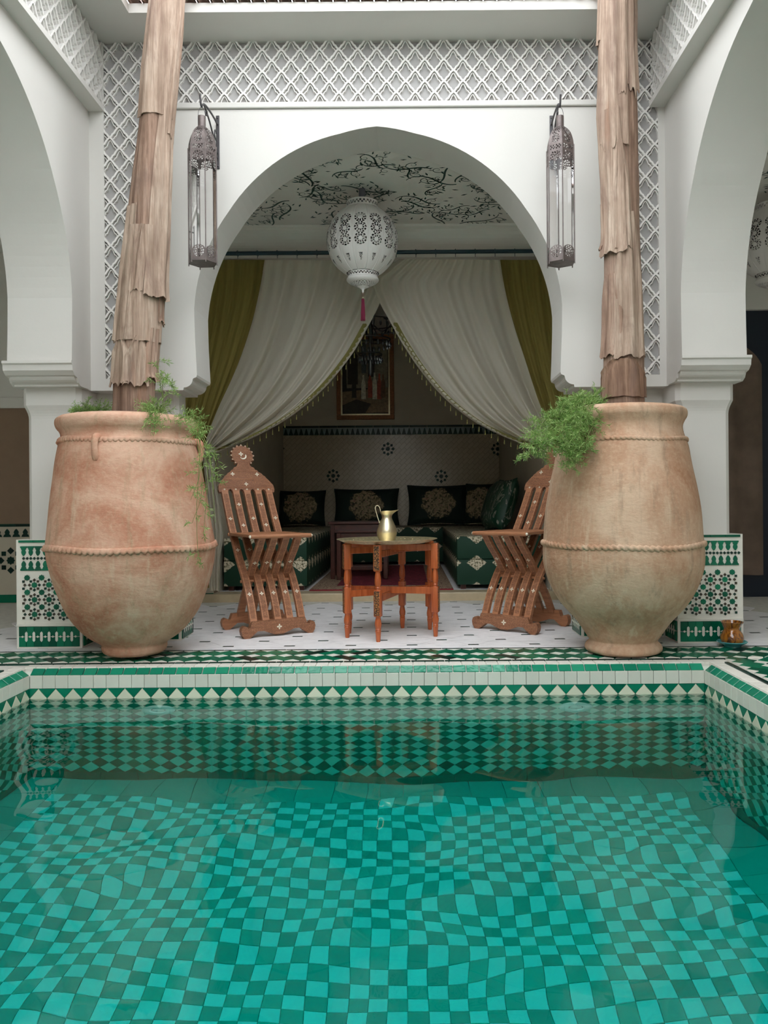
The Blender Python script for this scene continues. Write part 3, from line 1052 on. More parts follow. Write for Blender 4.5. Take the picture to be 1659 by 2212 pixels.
# ------------------------------------------------------------------ side arcades
def dado(T, o, ax, w, h=0.537, stars=True):
    """tile dado: o = lower left corner on the masonry, ax = along the wall"""
    o, ax = Vector(o), Vector(ax)
    up = Vector(Z3)

    def at(s, z):
        return frame(o + ax * s + up * z, ax, Z3)
    m = 0.012
    inner = w - 2 * m
    n = max(2, round(inner / 0.0357))
    p = inner / n
    for i in range(n):                                   # green base band with white bars
        for z in (0.032, 0.083):
            T.add('band_tile', ('bt', round(p, 4)), rect(p, 0.049, 0.001), 0.005, 0.0008, 'green_tile', at(m + (i + 0.5) * p, z))
    for i in range(n + 1):
        s = m + i * p
        if 0 < i < n:
            T.add('bar_tile', 'bar', [(-0.0065, -0.019), (0, -0.026), (0.0065, -0.019), (0.0065, 0.019), (0, 0.026), (-0.0065, 0.019)], 0.0062, 0.0006, 'white_tile', at(s, 0.058))
        if i < n:
            T.add('small_diamond_tile', 'sd', [(-0.008, 0), (0, -0.006), (0.008, 0), (0, 0.006)], 0.0062, 0.0004, 'white_tile', at(s + p / 2, 0.058))
    T.add('strip_tile', ('st', round(w, 3)), rect(w, 0.012, 0.001), 0.0055, 0.0006, 'white_tile', at(w / 2, 0.115))
    if not stars:
        return
    n2 = max(2, round((w - 0.036) / 0.072))
    q = (w - 0.036) / n2
    star = [(0.0148 * (1 if k % 2 == 0 else 0.80) * cos(k * pi / 8), 0.0148 * (1 if k % 2 == 0 else 0.80) * sin(k * pi / 8)) for k in range(16)]
    sq = [(0.0077 * cos(a * pi / 2), 0.0077 * sin(a * pi / 2)) for a in range(4)]
    sqd = [(0.0077 * cos(a * pi / 2 + pi / 4), 0.0077 * sin(a * pi / 2 + pi / 4)) for a in range(4)]
    z0, z1 = 0.128, 0.360
    nv = 3
    pv = (z1 - z0) / 3.2
    for j in range(-1, nv + 2):
        for i in range(-1, n2 + 2):
            for half in (0, 1):
                s = 0.018 + (i + half / 2) * q
                z = z0 + 0.04 + (j + half / 2) * pv
                if 0.026 < s < w - 0.024 and z0 + 0.006 < z < z1 - 0.006:
                    T.add('star_tile', 'star', star, 0.0055, 0.0006, 'green_tile', at(s, z))
                if half:
                    continue
                for k in range(8):
                    a = k * pi / 4
                    r = 0.0245 if k % 2 == 0 else 0.0250
                    s2, z2 = s + r * cos(a) * q / 0.072, z + r * sin(a)
                    if 0.024 < s2 < w - 0.022 and z0 < z2 < z1:
                        T.add('square_tile', ('sq', k % 2), sq if k % 2 == 0 else sqd, 0.0053, 0.0004, 'brown_tile' if (i + j + k) % 3 else 'dark_tile', at(s2, z2))
    n3 = max(2, round((w - 0.04) / 0.0357))
    r = (w - 0.04) / n3
    mer = [(-0.0165, 0), (0.0165, 0), (0.0165, 0.007), (0.011, 0.012), (0.011, 0.017), (0.0075, 0.020), (0.0105, 0.027), (0.0105, 0.034), (0.006, 0.043), (0, 0.049),
           (-0.006, 0.043), (-0.0105, 0.034), (-0.0105, 0.027), (-0.0075, 0.020), (-0.011, 0.017), (-0.011, 0.012), (-0.0165, 0.007)]
    mer = [(x * r / 0.0357, y) for x, y in mer]
    for i in range(n3):
        s = 0.02 + (i + 0.5) * r
        T.add('merlon_tile', ('mu', round(r, 4)), mer, 0.0055, 0.0006, 'green_tile', at(s, 0.384))
        mt = frame(o + ax * s + up * 0.505, -ax, -up)
        T.add('merlon_tile', ('mu', round(r, 4)), mer, 0.0055, 0.0006, 'green_tile', mt)
        for ds in (0, r / 2):
            T.add('square_tile', ('sq', 0), sq, 0.0053, 0.0004, 'dark_tile', at(s + ds, 0.4445))
    n4 = max(1, round(w / 0.08))
    for i in range(n4):
        T.add('strip_tile', ('tp', round(w, 3)), rect((w - 0.024) / n4, 0.013, 0.0015), 0.0055, 0.0006, 'green_tile', at(0.012 + (i + 0.5) * (w - 0.024) / n4, 0.5285))


def box_pier(mb, x0, x1, y0, y1, z0, z1, c=0.022):
    """plaster shaft with chamfered corners"""
    pl = [(x0 + c, y0), (x1 - c, y0), (x1, y0 + c), (x1, y1 - c), (x1 - c, y1), (x0 + c, y1), (x0, y1 - c), (x0, y0 + c)]
    mb.prism(pl, lambda p, q, d: (p, q, d), z0, z1)


for side, xf, sx in (('left', XL, -1), ('right', XR, 1)):
    w = MB()
    w.prism(arcade_outline(YN, YF + 0.02, ZT, [-1.715, 0.52, 2.755]), lambda p, q, d: (d, p, q), xf, xf + sx * 0.31)
    wl = structure(w.build('wall_' + side, 'plaster'), 'white %s side arcade wall with tall horseshoe arches' % side, 'wall')
    # impost mouldings at the foot of the far jamb (the shelf under the arch)
    jb = YF - 0.24
    im = MB()
    prof = [(3.655, 1.395), (3.655, 1.383), (3.664, 1.376), (3.668, 1.350), (3.690, 1.330), (3.722, 1.322), (3.735, 1.300), (3.76, 1.286), (3.86, 1.286), (3.86, 1.395)]
    im.prism(prof, lambda p, q, d: (d, p, q), xf - sx * 0.008, xf + sx * 0.325)
    im.build('impost', 'plaster', wl)
    # corner pier below, with its tile dado
    pr = MB()
    xa, xb = sorted((xf + sx * 0.035, xf + sx * 0.285))
    box_pier(pr, xa, xb, 3.815, 4.16, 0.53, ZB + 0.012)
    # wider neck under the impost
    xa2, xb2 = sorted((xf + sx * 0.012, xf + sx * 0.300))
    box_pier(pr, xa2, xb2, 3.795, 4.16, 1.20, ZB + 0.012)
    c2 = 0.022
    ra = [(xa2 + c2, 3.795), (xb2 - c2, 3.795), (xb2, 3.795 + c2), (xb2, 4.16), (xa2, 4.16), (xa2, 3.795 + c2)]
    rb = [(xa + c2, 3.815), (xb - c2, 3.815), (xb, 3.815 + c2), (xb, 4.16), (xa, 4.16), (xa, 3.815 + c2)]
    rings = []
    for k in range(6):                                   # swelling cove between shaft and neck
        t = k / 5
        u = 1 - cos(t * pi / 2)
        rings += [(p[0] + (q[0] - p[0]) * (1 - u), p[1] + (q[1] - p[1]) * (1 - u), 1.135 + 0.065 * t) for p, q in zip(ra, rb)]
    pr.add(rings, [(k * 6 + i, k * 6 + (i + 1) % 6, k * 6 + 6 + (i + 1) % 6, k * 6 + 6 + i) for k in range(5) for i in range(6)])
    # pier of the front arch, running from the corner to the jamb
    jx = XC - 1.05 if sx < 0 else XC + 1.05
    xa3, xb3 = sorted((xf + sx * 0.05, jx))
    box_pier(pr, xa3, xb3, 4.005, 4.16, 0.53, ZB + 0.012)
    for yq in (1.64, -0.60, -2.84):
        box_pier(pr, xa, xb, yq - 0.10, yq + 0.10, 0.0, ZB + 0.01)
    pier = pr.build('pier', 'plaster', wl)
    dm = MB()
    da, db = sorted((xf + sx * 0.012, xf + sx * 0.335))
    dm.box(da, db, 3.80, 4.17, -0.006, 0.537)
    ja, jbx = sorted((xf + sx * 0.02, jx - sx * 0.012))
    dm.box(ja, jbx, 3.985, 4.21, -0.006, 0.537)
    dd = dm.build('dado', 'white_tile', wl)
    T = Tiles(dd)
    dado(T, (da, 3.80, 0), X3, db - da)
    jl = jbx if sx < 0 else ja
    # returns: court side of the corner pier, front of the arch pier, arch jamb
    if sx < 0:
        dado(T, (db, 3.80, 0), Y3, 0.185, stars=False)
        dado(T, (db, 3.985, 0), X3, jbx - db, stars=False)
        dado(T, (jbx, 3.985, 0), Y3, 0.225, stars=True)
    else:
        dado(T, (da, 3.985, 0), (0, -1, 0), 0.185, stars=False)
        dado(T, (ja, 3.985, 0), X3, da - ja, stars=False)
        dado(T, (ja, 4.21, 0), (0, -1, 0), 0.225, stars=True)
    T.done({'square_tile': 0, 'small_diamond_tile': 0})
    # lattice frieze above the side arch, standing out on a ledge
    bnd = MB()
    xa, xb = sorted((xf, xf - sx * 0.045))
    bnd.box(xa, xb, YN, YF + 0.02, 2.72, ZT)
    bnd.build('frieze_ground', 'grey_plaster', wl)
    lg = MB()
    xa, xb = sorted((xf, xf - sx * 0.078))
    lg.box(xa, xb, YN, YF - 0.001, 2.700, 2.728)
    lg.build('ledge', 'plaster', wl)
    if sx < 0:
        lattice('lattice', wl, (xf + 0.0465, 1.9, 2.728), Y3, YF - 1.9, ZT - 2.728, (0.02, 0.06))
    else:
        lattice('lattice', wl, (xf - 0.0465, YF, 2.728), (0, -1, 0), YF - 1.9, ZT - 2.728, (0.02, 0.06))

# ------------------------------------------------------------------ eaves, roofs, gallery shells
ex0, ex1, ey0, ey1 = -1.31, 1.03, YN + 0.4, 3.665
ev = MB()
ev.box(-3.3, 3.1, ey1, 4.2, ZT, ZT + 0.045)
ev.box(-3.3, 3.1, YN, ey0, ZT, ZT + 0.045)
ev.box(-3.3, ex0, ey0, ey1, ZT, ZT + 0.045)
ev.box(ex1, 3.1, ey0, ey1, ZT, ZT + 0.045)
ev.box(-3.3, 3.1, 4.2, 9.2, ZT, ZT + 0.15)
eaves = structure(ev.build('ceiling_eaves', 'plaster'), 'white soffit and fascia of the eaves round the open court', 'eaves')
rt = MB()
for k in range(9):
    a0 = pi * k / 8
    rt.v += [(0.030 * cos(a0), -0.02, 0.030 * sin(a0)), (0.030 * cos(a0), 0.30, 0.030 * sin(a0) + 0.03),
             (0.021 * cos(a0), -0.02, 0.021 * sin(a0)), (0.021 * cos(a0), 0.30, 0.021 * sin(a0) + 0.03)]
for k in range(8):
    a, b = 4 * k, 4 * k + 4
    rt.f += [(a, b, b + 1, a + 1), (a + 2, a + 3, b + 3, b + 2), (a, a + 2, b + 2, b), (a + 1, b + 1, b + 3, a + 3)]
    rt.mi += [0] * 4
rmesh = rt.mesh('roof_tile', 'roof_tile', smooth=50)
for i in range(36):
    o = bpy.data.objects.new('roof_tile', rmesh)
    COL.objects.link(o)
    o.parent = eaves
    o.location = (ex0 + 0.033 + i * 0.065, ey1 - 0.005, ZT + 0.044)
for sx, xx, rz in ((-1, ex0 + 0.005, pi / 2), (1, ex1 - 0.005, -pi / 2)):
    for i in range(30):
        o = bpy.data.objects.new('roof_tile', rmesh)
        COL.objects.link(o)
        o.parent = eaves
        o.location = (xx, ey1 - 0.06 - i * 0.065, ZT + 0.044)
        o.rotation_euler = (0, 0, rz)

gc = MB()
gc.box(-3.3, 3.1, YF + 0.27, 5.62, ZG, ZG + 0.06)
gc.box(-3.3, XL - 0.31, YN, YF + 0.27, ZG, ZG + 0.06)
gc.box(XR + 0.31, 3.1, YN, YF + 0.27, ZG, ZG + 0.06)
ceil = structure(gc.build('ceiling', 'plaster_brightened'), 'white gallery ceiling painted with dark green vine scrolls', 'ceiling')


def vines(name, x0, x1, y0, y1, seed, n):
    """hand-painted scrolls lying flat under the ceiling"""
    r = random.Random(seed)
    mb = MB()
    z = ZG - 0.0012

    def stroke(pts, w0, w1):
        m = len(pts)
        L, R = [], []
        for i in range(m):
            a, b = Vector(pts[max(i - 1, 0)]), Vector(pts[min(i + 1, m - 1)])
            d = b - a
            d = d.normalized() if d.length > 1e-9 else Vector((1, 0))
            k = i / (m - 1)
            w = (w0 + (w1 - w0) * k) * (0.35 + 0.65 * sin(pi * min(1, 0.12 + k * 0.88)))
            nn = Vector((-d.y, d.x)) * w / 2
            p = Vector(pts[i])
            L.append(p + nn)
            R.append(p - nn)
        if not all(x0 < p.x < x1 and y0 < p.y < y1 for p in L):
            return
        mb.add([(p.x, p.y, z) for p in L] + [(p.x, p.y, z) for p in R], [(i, i + 1, m + i + 1, m + i) for i in range(m - 1)])

    def leaf(p, a, ln):
        d, q = Vector((cos(a), sin(a))), Vector((-sin(a), cos(a)))
        pts = [p, p + d * ln * 0.4 + q * ln * 0.17, p + d * ln, p + d * ln * 0.5 - q * ln * 0.13]
        if all(x0 < v.x < x1 and y0 < v.y < y1 for v in pts):
            mb.add([(v.x, v.y, z) for v in pts], [(0, 1, 2, 3)])

    def curl(p, a, s, ln, w):
        pts = []
        for i in range(22):
            pts.append(tuple(p))
            a += s * (1.2 + 5.5 * (i / 21) ** 1.6) * ln / 22 / (ln * 0.42)
            p = p + Vector((cos(a), sin(a))) * ln / 22
            if i == 9:
                leaf(p, a - s * 0.9, 0.032)
        stroke(pts, w, w * 0.4)

    def scurve(p, a, L, amp, s, w):
        """one S-shaped stem with side curls"""
        pts, m = [], 22
        p = p.copy()
        for i in range(m):
            pts.append(tuple(p))
            a += s * amp * cos(pi * 1.25 * i / (m - 1)) / m
            p = p + Vector((cos(a), sin(a))) * L / m
            if i in (5, 11, 16):
                sd = r.choice((-1, 1))
                curl(p.copy(), a + sd * 0.7, sd, r.uniform(0.10, 0.20), 0.0075)
            if i % 5 == 2:
                sd = r.choice((-1, 1))
                leaf(p + Vector((cos(a + sd * 1.5), sin(a + sd * 1.5))) * 0.018, a + sd * 0.8, r.uniform(0.035, 0.055))
        stroke(pts, w, w * 0.8)

    g = 0.18
    nx, ny = max(1, int((x1 - x0) / g)), max(1, int((y1 - y0) / g))
    for j in range(ny):
        for i in range(nx):
            c = Vector((x0 + (i + r.uniform(0.1, 0.9)) * (x1 - x0) / nx, y0 + (j + r.uniform(0.1, 0.9)) * (y1 - y0) / ny))
            a = r.uniform(0, 2 * pi)
            L = r.uniform(0.22, 0.40)
            scurve(c - Vector((cos(a), sin(a))) * L * 0.4, a, L, r.uniform(3.0, 5.0), r.choice((-1, 1)), r.uniform(0.011, 0.016))
            for k in range(3):
                q = c + Vector((r.uniform(-0.1, 0.1), r.uniform(-0.1, 0.1)))
                leaf(q, r.uniform(0, 2 * pi), r.uniform(0.03, 0.055))
    o = mb.build(name, 'vine_paint', ceil)
    o['kind'] = 'stuff'


vines('painted_vine', YN, 1.5, YF + 0.28, 5.50, 5, 70)
vines('painted_vine', XR + 0.33, 3.0, 3.0, 5.5, 9, 45)
vines('painted_vine', -3.2, XL - 0.33, 3.2, 5.5, 12, 40)

# salon wall behind the gallery, with the cove above the curtain
SX0, SX1 = -1.42, 1.06
wb = MB()
wb.box(-3.3, SX0, 5.62, 5.74, 1.50, ZT)
wb.box(SX1, 2.2, 5.62, 5.74, -0.1, ZT)
wb.box(2.2, 3.1, 5.62, 5.74, 2.10, ZT)
wb.box(SX0, SX1, 5.62, 5.74, 2.50, ZT)
wall_back = structure(wb.build('wall_back', 'plaster_brightened'), 'shaded wall at the back of the gallery, open to the salon', 'wall')
MB().box(-3.3, SX0, 5.62, 5.74, -0.1, 1.42).build('brown_panel', 'brown_wall', wall_back)
MB().bbox(-3.3, SX0, 5.600, 5.74, 1.42, 1.50, 0.008).build('moulding', 'plaster_brightened', wall_back)
cv = MB()
cv.prism([(5.47, ZG), (5.475, 2.675)] + [(5.63 - 0.13 * cos(a * pi / 16), 2.665 - 0.11 * sin(a * pi / 16)) for a in range(9)] + [(5.625, ZG)],
         lambda p, q, d: (d, p, q), -3.3, 3.1)
cv.build('cove', 'plaster_brightened', wall_back)
TB = Tiles(wall_back)
MB().box(-3.3, SX0, 5.614, 5.62, -0.02, 0.575).build('wainscot', 'cream_wall', wall_back)
for i in range(28):
    s = SX0 - 0.05 - i * 0.066
    TB.add('merlon_tile', 'm', [(-0.028, 0), (0.028, 0), (0.022, 0.016), (0.014, 0.02), (0.018, 0.036), (0.01, 0.05), (0, 0.06), (-0.01, 0.05), (-0.018, 0.036), (-0.014, 0.02), (-0.022, 0.016)],
           0.006, 0.001, 'dark_tile', frame((s, 5.614, 0.48), X3, Z3))
for i in range(12):
    TB.add('strip_tile', 'sb', rect(0.16, 0.022, 0.002), 0.006, 0.001, 'dark_tile', frame((SX0 - 0.08 - i * 0.16, 5.614, 0.565), X3, Z3))
    TB.add('strip_tile', 'sg', rect(0.16, 0.06, 0.002), 0.006, 0.001, 'green_tile', frame((SX0 - 0.08 - i * 0.16, 5.614, 0.03), X3, Z3))
TB.done()


def rosette(parent, c, s, y):
    mb = MB()
    for k in range(8):
        a = k * pi / 4
        pl = [(s * 0.34 * cos(b + a), s * 0.34 * sin(b + a)) for b in (0, pi / 2, pi, 3 * pi / 2)]
        if k % 2:
            pl = [(s * 0.30 * cos(b), s * 0.30 * sin(b)) for b in (pi / 4, 3 * pi / 4, 5 * pi / 4, 7 * pi / 4)]
        mb.add(*slab(pl, 0.005, 0.0008), mat=frame((c[0] + s * cos(a) * 0.95, y, c[1] + s * sin(a) * 0.95), X3, Z3))
    st = [(s * 0.42 * (1 if k % 2 == 0 else 0.78) * cos(k * pi / 8), s * 0.42 * (1 if k % 2 == 0 else 0.78) * sin(k * pi / 8)) for k in range(16)]
    mb.add(*slab(st, 0.005, 0.0008), mat=frame((c[0], y, c[1]), X3, Z3))
    return mb.build('rosette', 'dark_tile', parent)


rc = P(14, 1211, 5.61)
rosette(wall_back, (rc.x + 0.03, rc.z), 0.075, 5.614)
# doorway on the right of the gallery
dr = MB()
dr.box(2.2, 3.1, 5.66, 5.74, -0.1, 2.10)
d1 = structure(dr.build('door_1', 'door_blue'), 'dark blue doorway at the end of the right gallery', 'door')
cu = MB()
cu.grid(24, 20, lambda u, v: (2.03 + 0.56 * u, 5.60 + 0.018 * sin(u * 19), 0.16 + v * (1.86 - 0.16 - 0.55 * max(0, u - 0.72) ** 1.2 * 1.4)))
tag(cu.build('door_curtain', 'door_cloth', smooth=60), 'plain brown curtain hanging by the dark blue doorway', 'curtain')
# outer shells of the galleries
sh = MB()
sh.box(-3.42, -3.3, YN - 0.12, 5.74, -0.12, ZT)
structure(sh.build('wall_outer_left', 'plaster_brightened'), 'outer wall of the left gallery', 'wall')
sh = MB()
sh.box(3.1, 3.22, YN - 0.12, 5.74, -0.12, ZT)
structure(sh.build('wall_outer_right', 'plaster_brightened'), 'outer wall of the right gallery', 'wall')
sh = MB()
sh.box(-3.3, 3.1, YN - 0.12, YN, -0.12, ZT)
structure(sh.build('wall_near', 'plaster'), 'plain white wall on the near side of the court', 'wall')

# ------------------------------------------------------------------ salon
YB = 8.85
sf = MB()
sf.box(SX0, SX1, 5.60, YB, -0.12, 0.05)
sfl = structure(sf.build('floor_salon', 'marble'), 'raised floor of the salon', 'floor')
MB().bbox(SX0 - 0.1, SX1 + 0.1, 5.575, 5.75, -0.01, 0.054, 0.006).build('threshold', 'threshold', sfl)
sw = MB()
sw.box(SX0 - 0.4, SX1 + 0.4, YB, YB + 0.12, 0.0, ZT)
wsb = structure(sw.build('wall_salon_back', 'cream_wall'), 'cream back wall of the salon with tiled lower half', 'wall')
ZFR = 1.545
MB().box(SX0, SX1, YB - 0.008, YB, 0.05, ZFR - 0.05).build('tile_field', 'cream_tile', wsb)
TS = Tiles(wsb)
n = 42
for i in range(n):
    s = SX0 + (i + 0.5) * (SX1 - SX0) / n
    TS.add('merlon_tile', 'm', [(-0.028, 0), (0.028, 0), (0.018, 0.025), (0.007, 0.065), (0, 0.075), (-0.007, 0.065), (-0.018, 0.025)], 0.008, 0.001, 'dark_tile', frame((s, YB - 0.008, ZFR - 0.05), X3, Z3))
for i in range(12):
    w = (SX1 - SX0) / 12
    TS.add('strip_tile', 's', rect(w, 0.026, 0.002), 0.012, 0.001, 'dark_tile', frame((SX0 + (i + 0.5) * w, YB - 0.008, ZFR + 0.045), X3, Z3))
    TS.add('pale_strip_tile', 's2', rect(w, 0.082, 0.002), 0.006, 0.001, 'grey_tile', frame((SX0 + (i + 0.5) * w, YB - 0.008, ZFR - 0.009), X3, Z3))
TS.done()
for (x, y) in ((600, 969), (838, 970), (720, 1028), (953, 1029), (1075, 970)):
    c = P(x, y, YB)
    rosette(wsb, (c.x, c.z), 0.062, YB - 0.008)
sc_ = MB()
sc_.box(SX0, SX1, 5.74, YB, 2.65, 2.71)
structure(sc_.build('ceiling_salon', 'plaster'), 'white ceiling of the salon', 'ceiling')
for sd, x, sx in (('left', SX0, -1), ('right', SX1, 1)):
    s2 = MB()
    xa, xb = sorted((x, x + sx * 0.12))
    s2.box(xa, xb, 5.74, YB, 0.0, ZT)
    structure(s2.build('wall_salon_' + sd, 'cream_wall'), 'cream %s side wall of the salon' % sd, 'wall')


# ------------------------------------------------------------------ clay jars
def jar(cx, cy, prof, mat, label, band, handles, lean=0.0):
    def lx(z):
        return -lean * max(0.0, z - 0.42)

    e = empty('clay_jar', (cx, cy, 0.0))
    n = 96
    r = random.Random(int(cx * 100))
    ph = [r.uniform(0, 6) for _ in range(6)]
    pts = smooth_path([(a, b, 0) for a, b in prof], 5)
    outer = [(p.x, p.y) for p in pts]
    zt, rt = outer[-1][1], outer[-1][0]
    inner = [(rt - 0.018, zt + 0.004), (rt - 0.04, zt - 0.006), (rt - 0.052, zt - 0.04), (rt - 0.055, zt - 0.12)]
    mb = MB()
    full = [(0.001, 0.0)] + outer + inner
    mb.lathe(full, n)
    vs = []
    for (x, y, z) in mb.v:
        a = atan2(y, x)
        k = 1 + 0.006 * sin(3 * a + ph[0] + 5 * z) + 0.005 * sin(2 * a + ph[1]) + 0.003 * sin(7 * z * 3 + ph[2] + 2 * a)
        vs.append((x * k + lx(z), y * k, max(0, z)))
    mb.v = vs
    body = mb.build('body', mat, e, smooth=60)
    for (z, rr, th, style) in band:
        b = MB()
        m = 640
        nn = 12
        V, Fc = [], []
        for i in range(m):
            a = 2 * pi * i / m
            wob = 0.004 * sin(2 * a + ph[3]) + 0.003 * sin(5 * a + ph[4])
            for k in range(nn):
                c = 2 * pi * k / nn
                if style == 'rope':
                    t = th * (0.55 + 0.6 * abs(sin((a * 84 + c * 2) / 2)))
                else:
                    t = th * (0.75 + 0.75 * abs(sin(a * 44 + 0.5 * sin(3 * a))) * (1 if pi < c < 2 * pi else 0.15))
                kk = 1 + 0.006 * sin(3 * a + ph[0] + 5 * z) + 0.005 * sin(2 * a + ph[1])
                rad = rr * kk + t * cos(c) * 0.8
                V.append((rad * cos(a) + lx(z), rad * sin(a), z + wob + t * sin(c)))
        for i in range(m):
            for k in range(nn):
                i2, k2 = (i + 1) % m, (k + 1) % nn
                Fc.append((i * nn + k, i2 * nn + k, i2 * nn + k2, i * nn + k2))
        b.add(V, Fc)
        b.build('rope_band' if style == 'rope' else 'pinched_band', mat, e, smooth=70)
    for (a, z, rr) in handles:
        h = MB()
        d = Vector((cos(a), sin(a), 0))
        sh = Vector((lx(z), 0, 0))
        pts = [d * (rr - 0.012) + Vector((0, 0, z)), d * (rr + 0.016) + Vector((0, 0, z - 0.004)), d * (rr + 0.026) + Vector((0, 0, z - 0.03)),
               d * (rr + 0.024) + Vector((0, 0, z - 0.062)), d * (rr + 0.014) + Vector((0, 0, z - 0.088)), d * (rr - 0.004) + Vector((0, 0, z - 0.11))]
        pts = smooth_path([p + sh for p in pts], 4)
        h.tube(pts, [0.013 + 0.006 * abs(i / (len(pts) - 1) - 0.5) * 2 for i in range(len(pts))], 10)
        h.build('handle', mat, e, smooth=60)
    MB().lathe([(0.001, zt - 0.075), (rt * 0.5, zt - 0.07), (rt - 0.05, zt - 0.085)], 40, Matrix.Translation((lx(zt), 0, 0))).build('soil', 'soil', e, smooth=60)
    return tag(e, label, 'jar', 'large clay jars')


JY = 3.58
S = JY / F_PX
LX, RX = -(880 - 291) * S - 0.006, (1345 - 880) * S - 0.004


def zp(y, off):
    return max(0.0, EYE - (y - VPY + off) * S)


lp = [(1409, 60), (1404, 67), (1396, 70), (1386, 72), (1369, 98), (1344, 123), (1313, 145), (1267, 166), (1221, 179), (1183, 184), (1160, 182), (1098, 173), (1040, 162),
      (1000, 155), (965, 146), (948, 140), (938, 142), (930, 148), (920, 151), (911, 149), (905, 141)]
rp = [(1408, 66), (1403, 79), (1396, 82), (1389, 79), (1381, 72), (1372, 78), (1340, 101), (1300, 138), (1260, 161), (1220, 174), (1185, 176), (1150, 173), (1100, 168),
      (1050, 159), (1000, 146), (965, 138), (940, 129), (925, 127), (914, 131), (905, 136), (896, 137), (890, 135), (886, 129)]
ease = [(960, 0.0), (1040, 0.6), (1120, 1.0), (1250, 1.0), (1320, 0.6), (1380, 0.0)]
lp = [(y, w * (1 - 0.036 * interp(ease, y))) for y, w in lp]
rp = [(y, w * (1 - 0.032 * interp(ease, y))) for y, w in rp]
lo, ro = -4.8, 3.7
jar(LX, JY, [(w * S * 0.975, zp(y, lo)) for y, w in lp], 'terracotta_red', 'reddish clay jar with loop handles at the left, holding a leaning palm trunk',
    [(zp(1178, lo), 173 * S, 0.014, 'pinch'), (zp(957, lo), 140 * S, 0.012, 'pinch')],
    [(radians(-95), zp(955, lo), 140 * S), (radians(6), zp(955, lo), 140 * S), (radians(95), zp(955, lo), 140 * S)], lean=0.030)
jar(RX, JY, [(w * S * 0.985, zp(y, ro)) for y, w in rp], 'terracotta_sand', 'sandy brown clay jar at the right with two rope bands and a rolled rim',
    [(zp(1174, ro), 167 * S, 0.013, 'rope'), (zp(956, ro), 133 * S, 0.010, 'rope')], [])


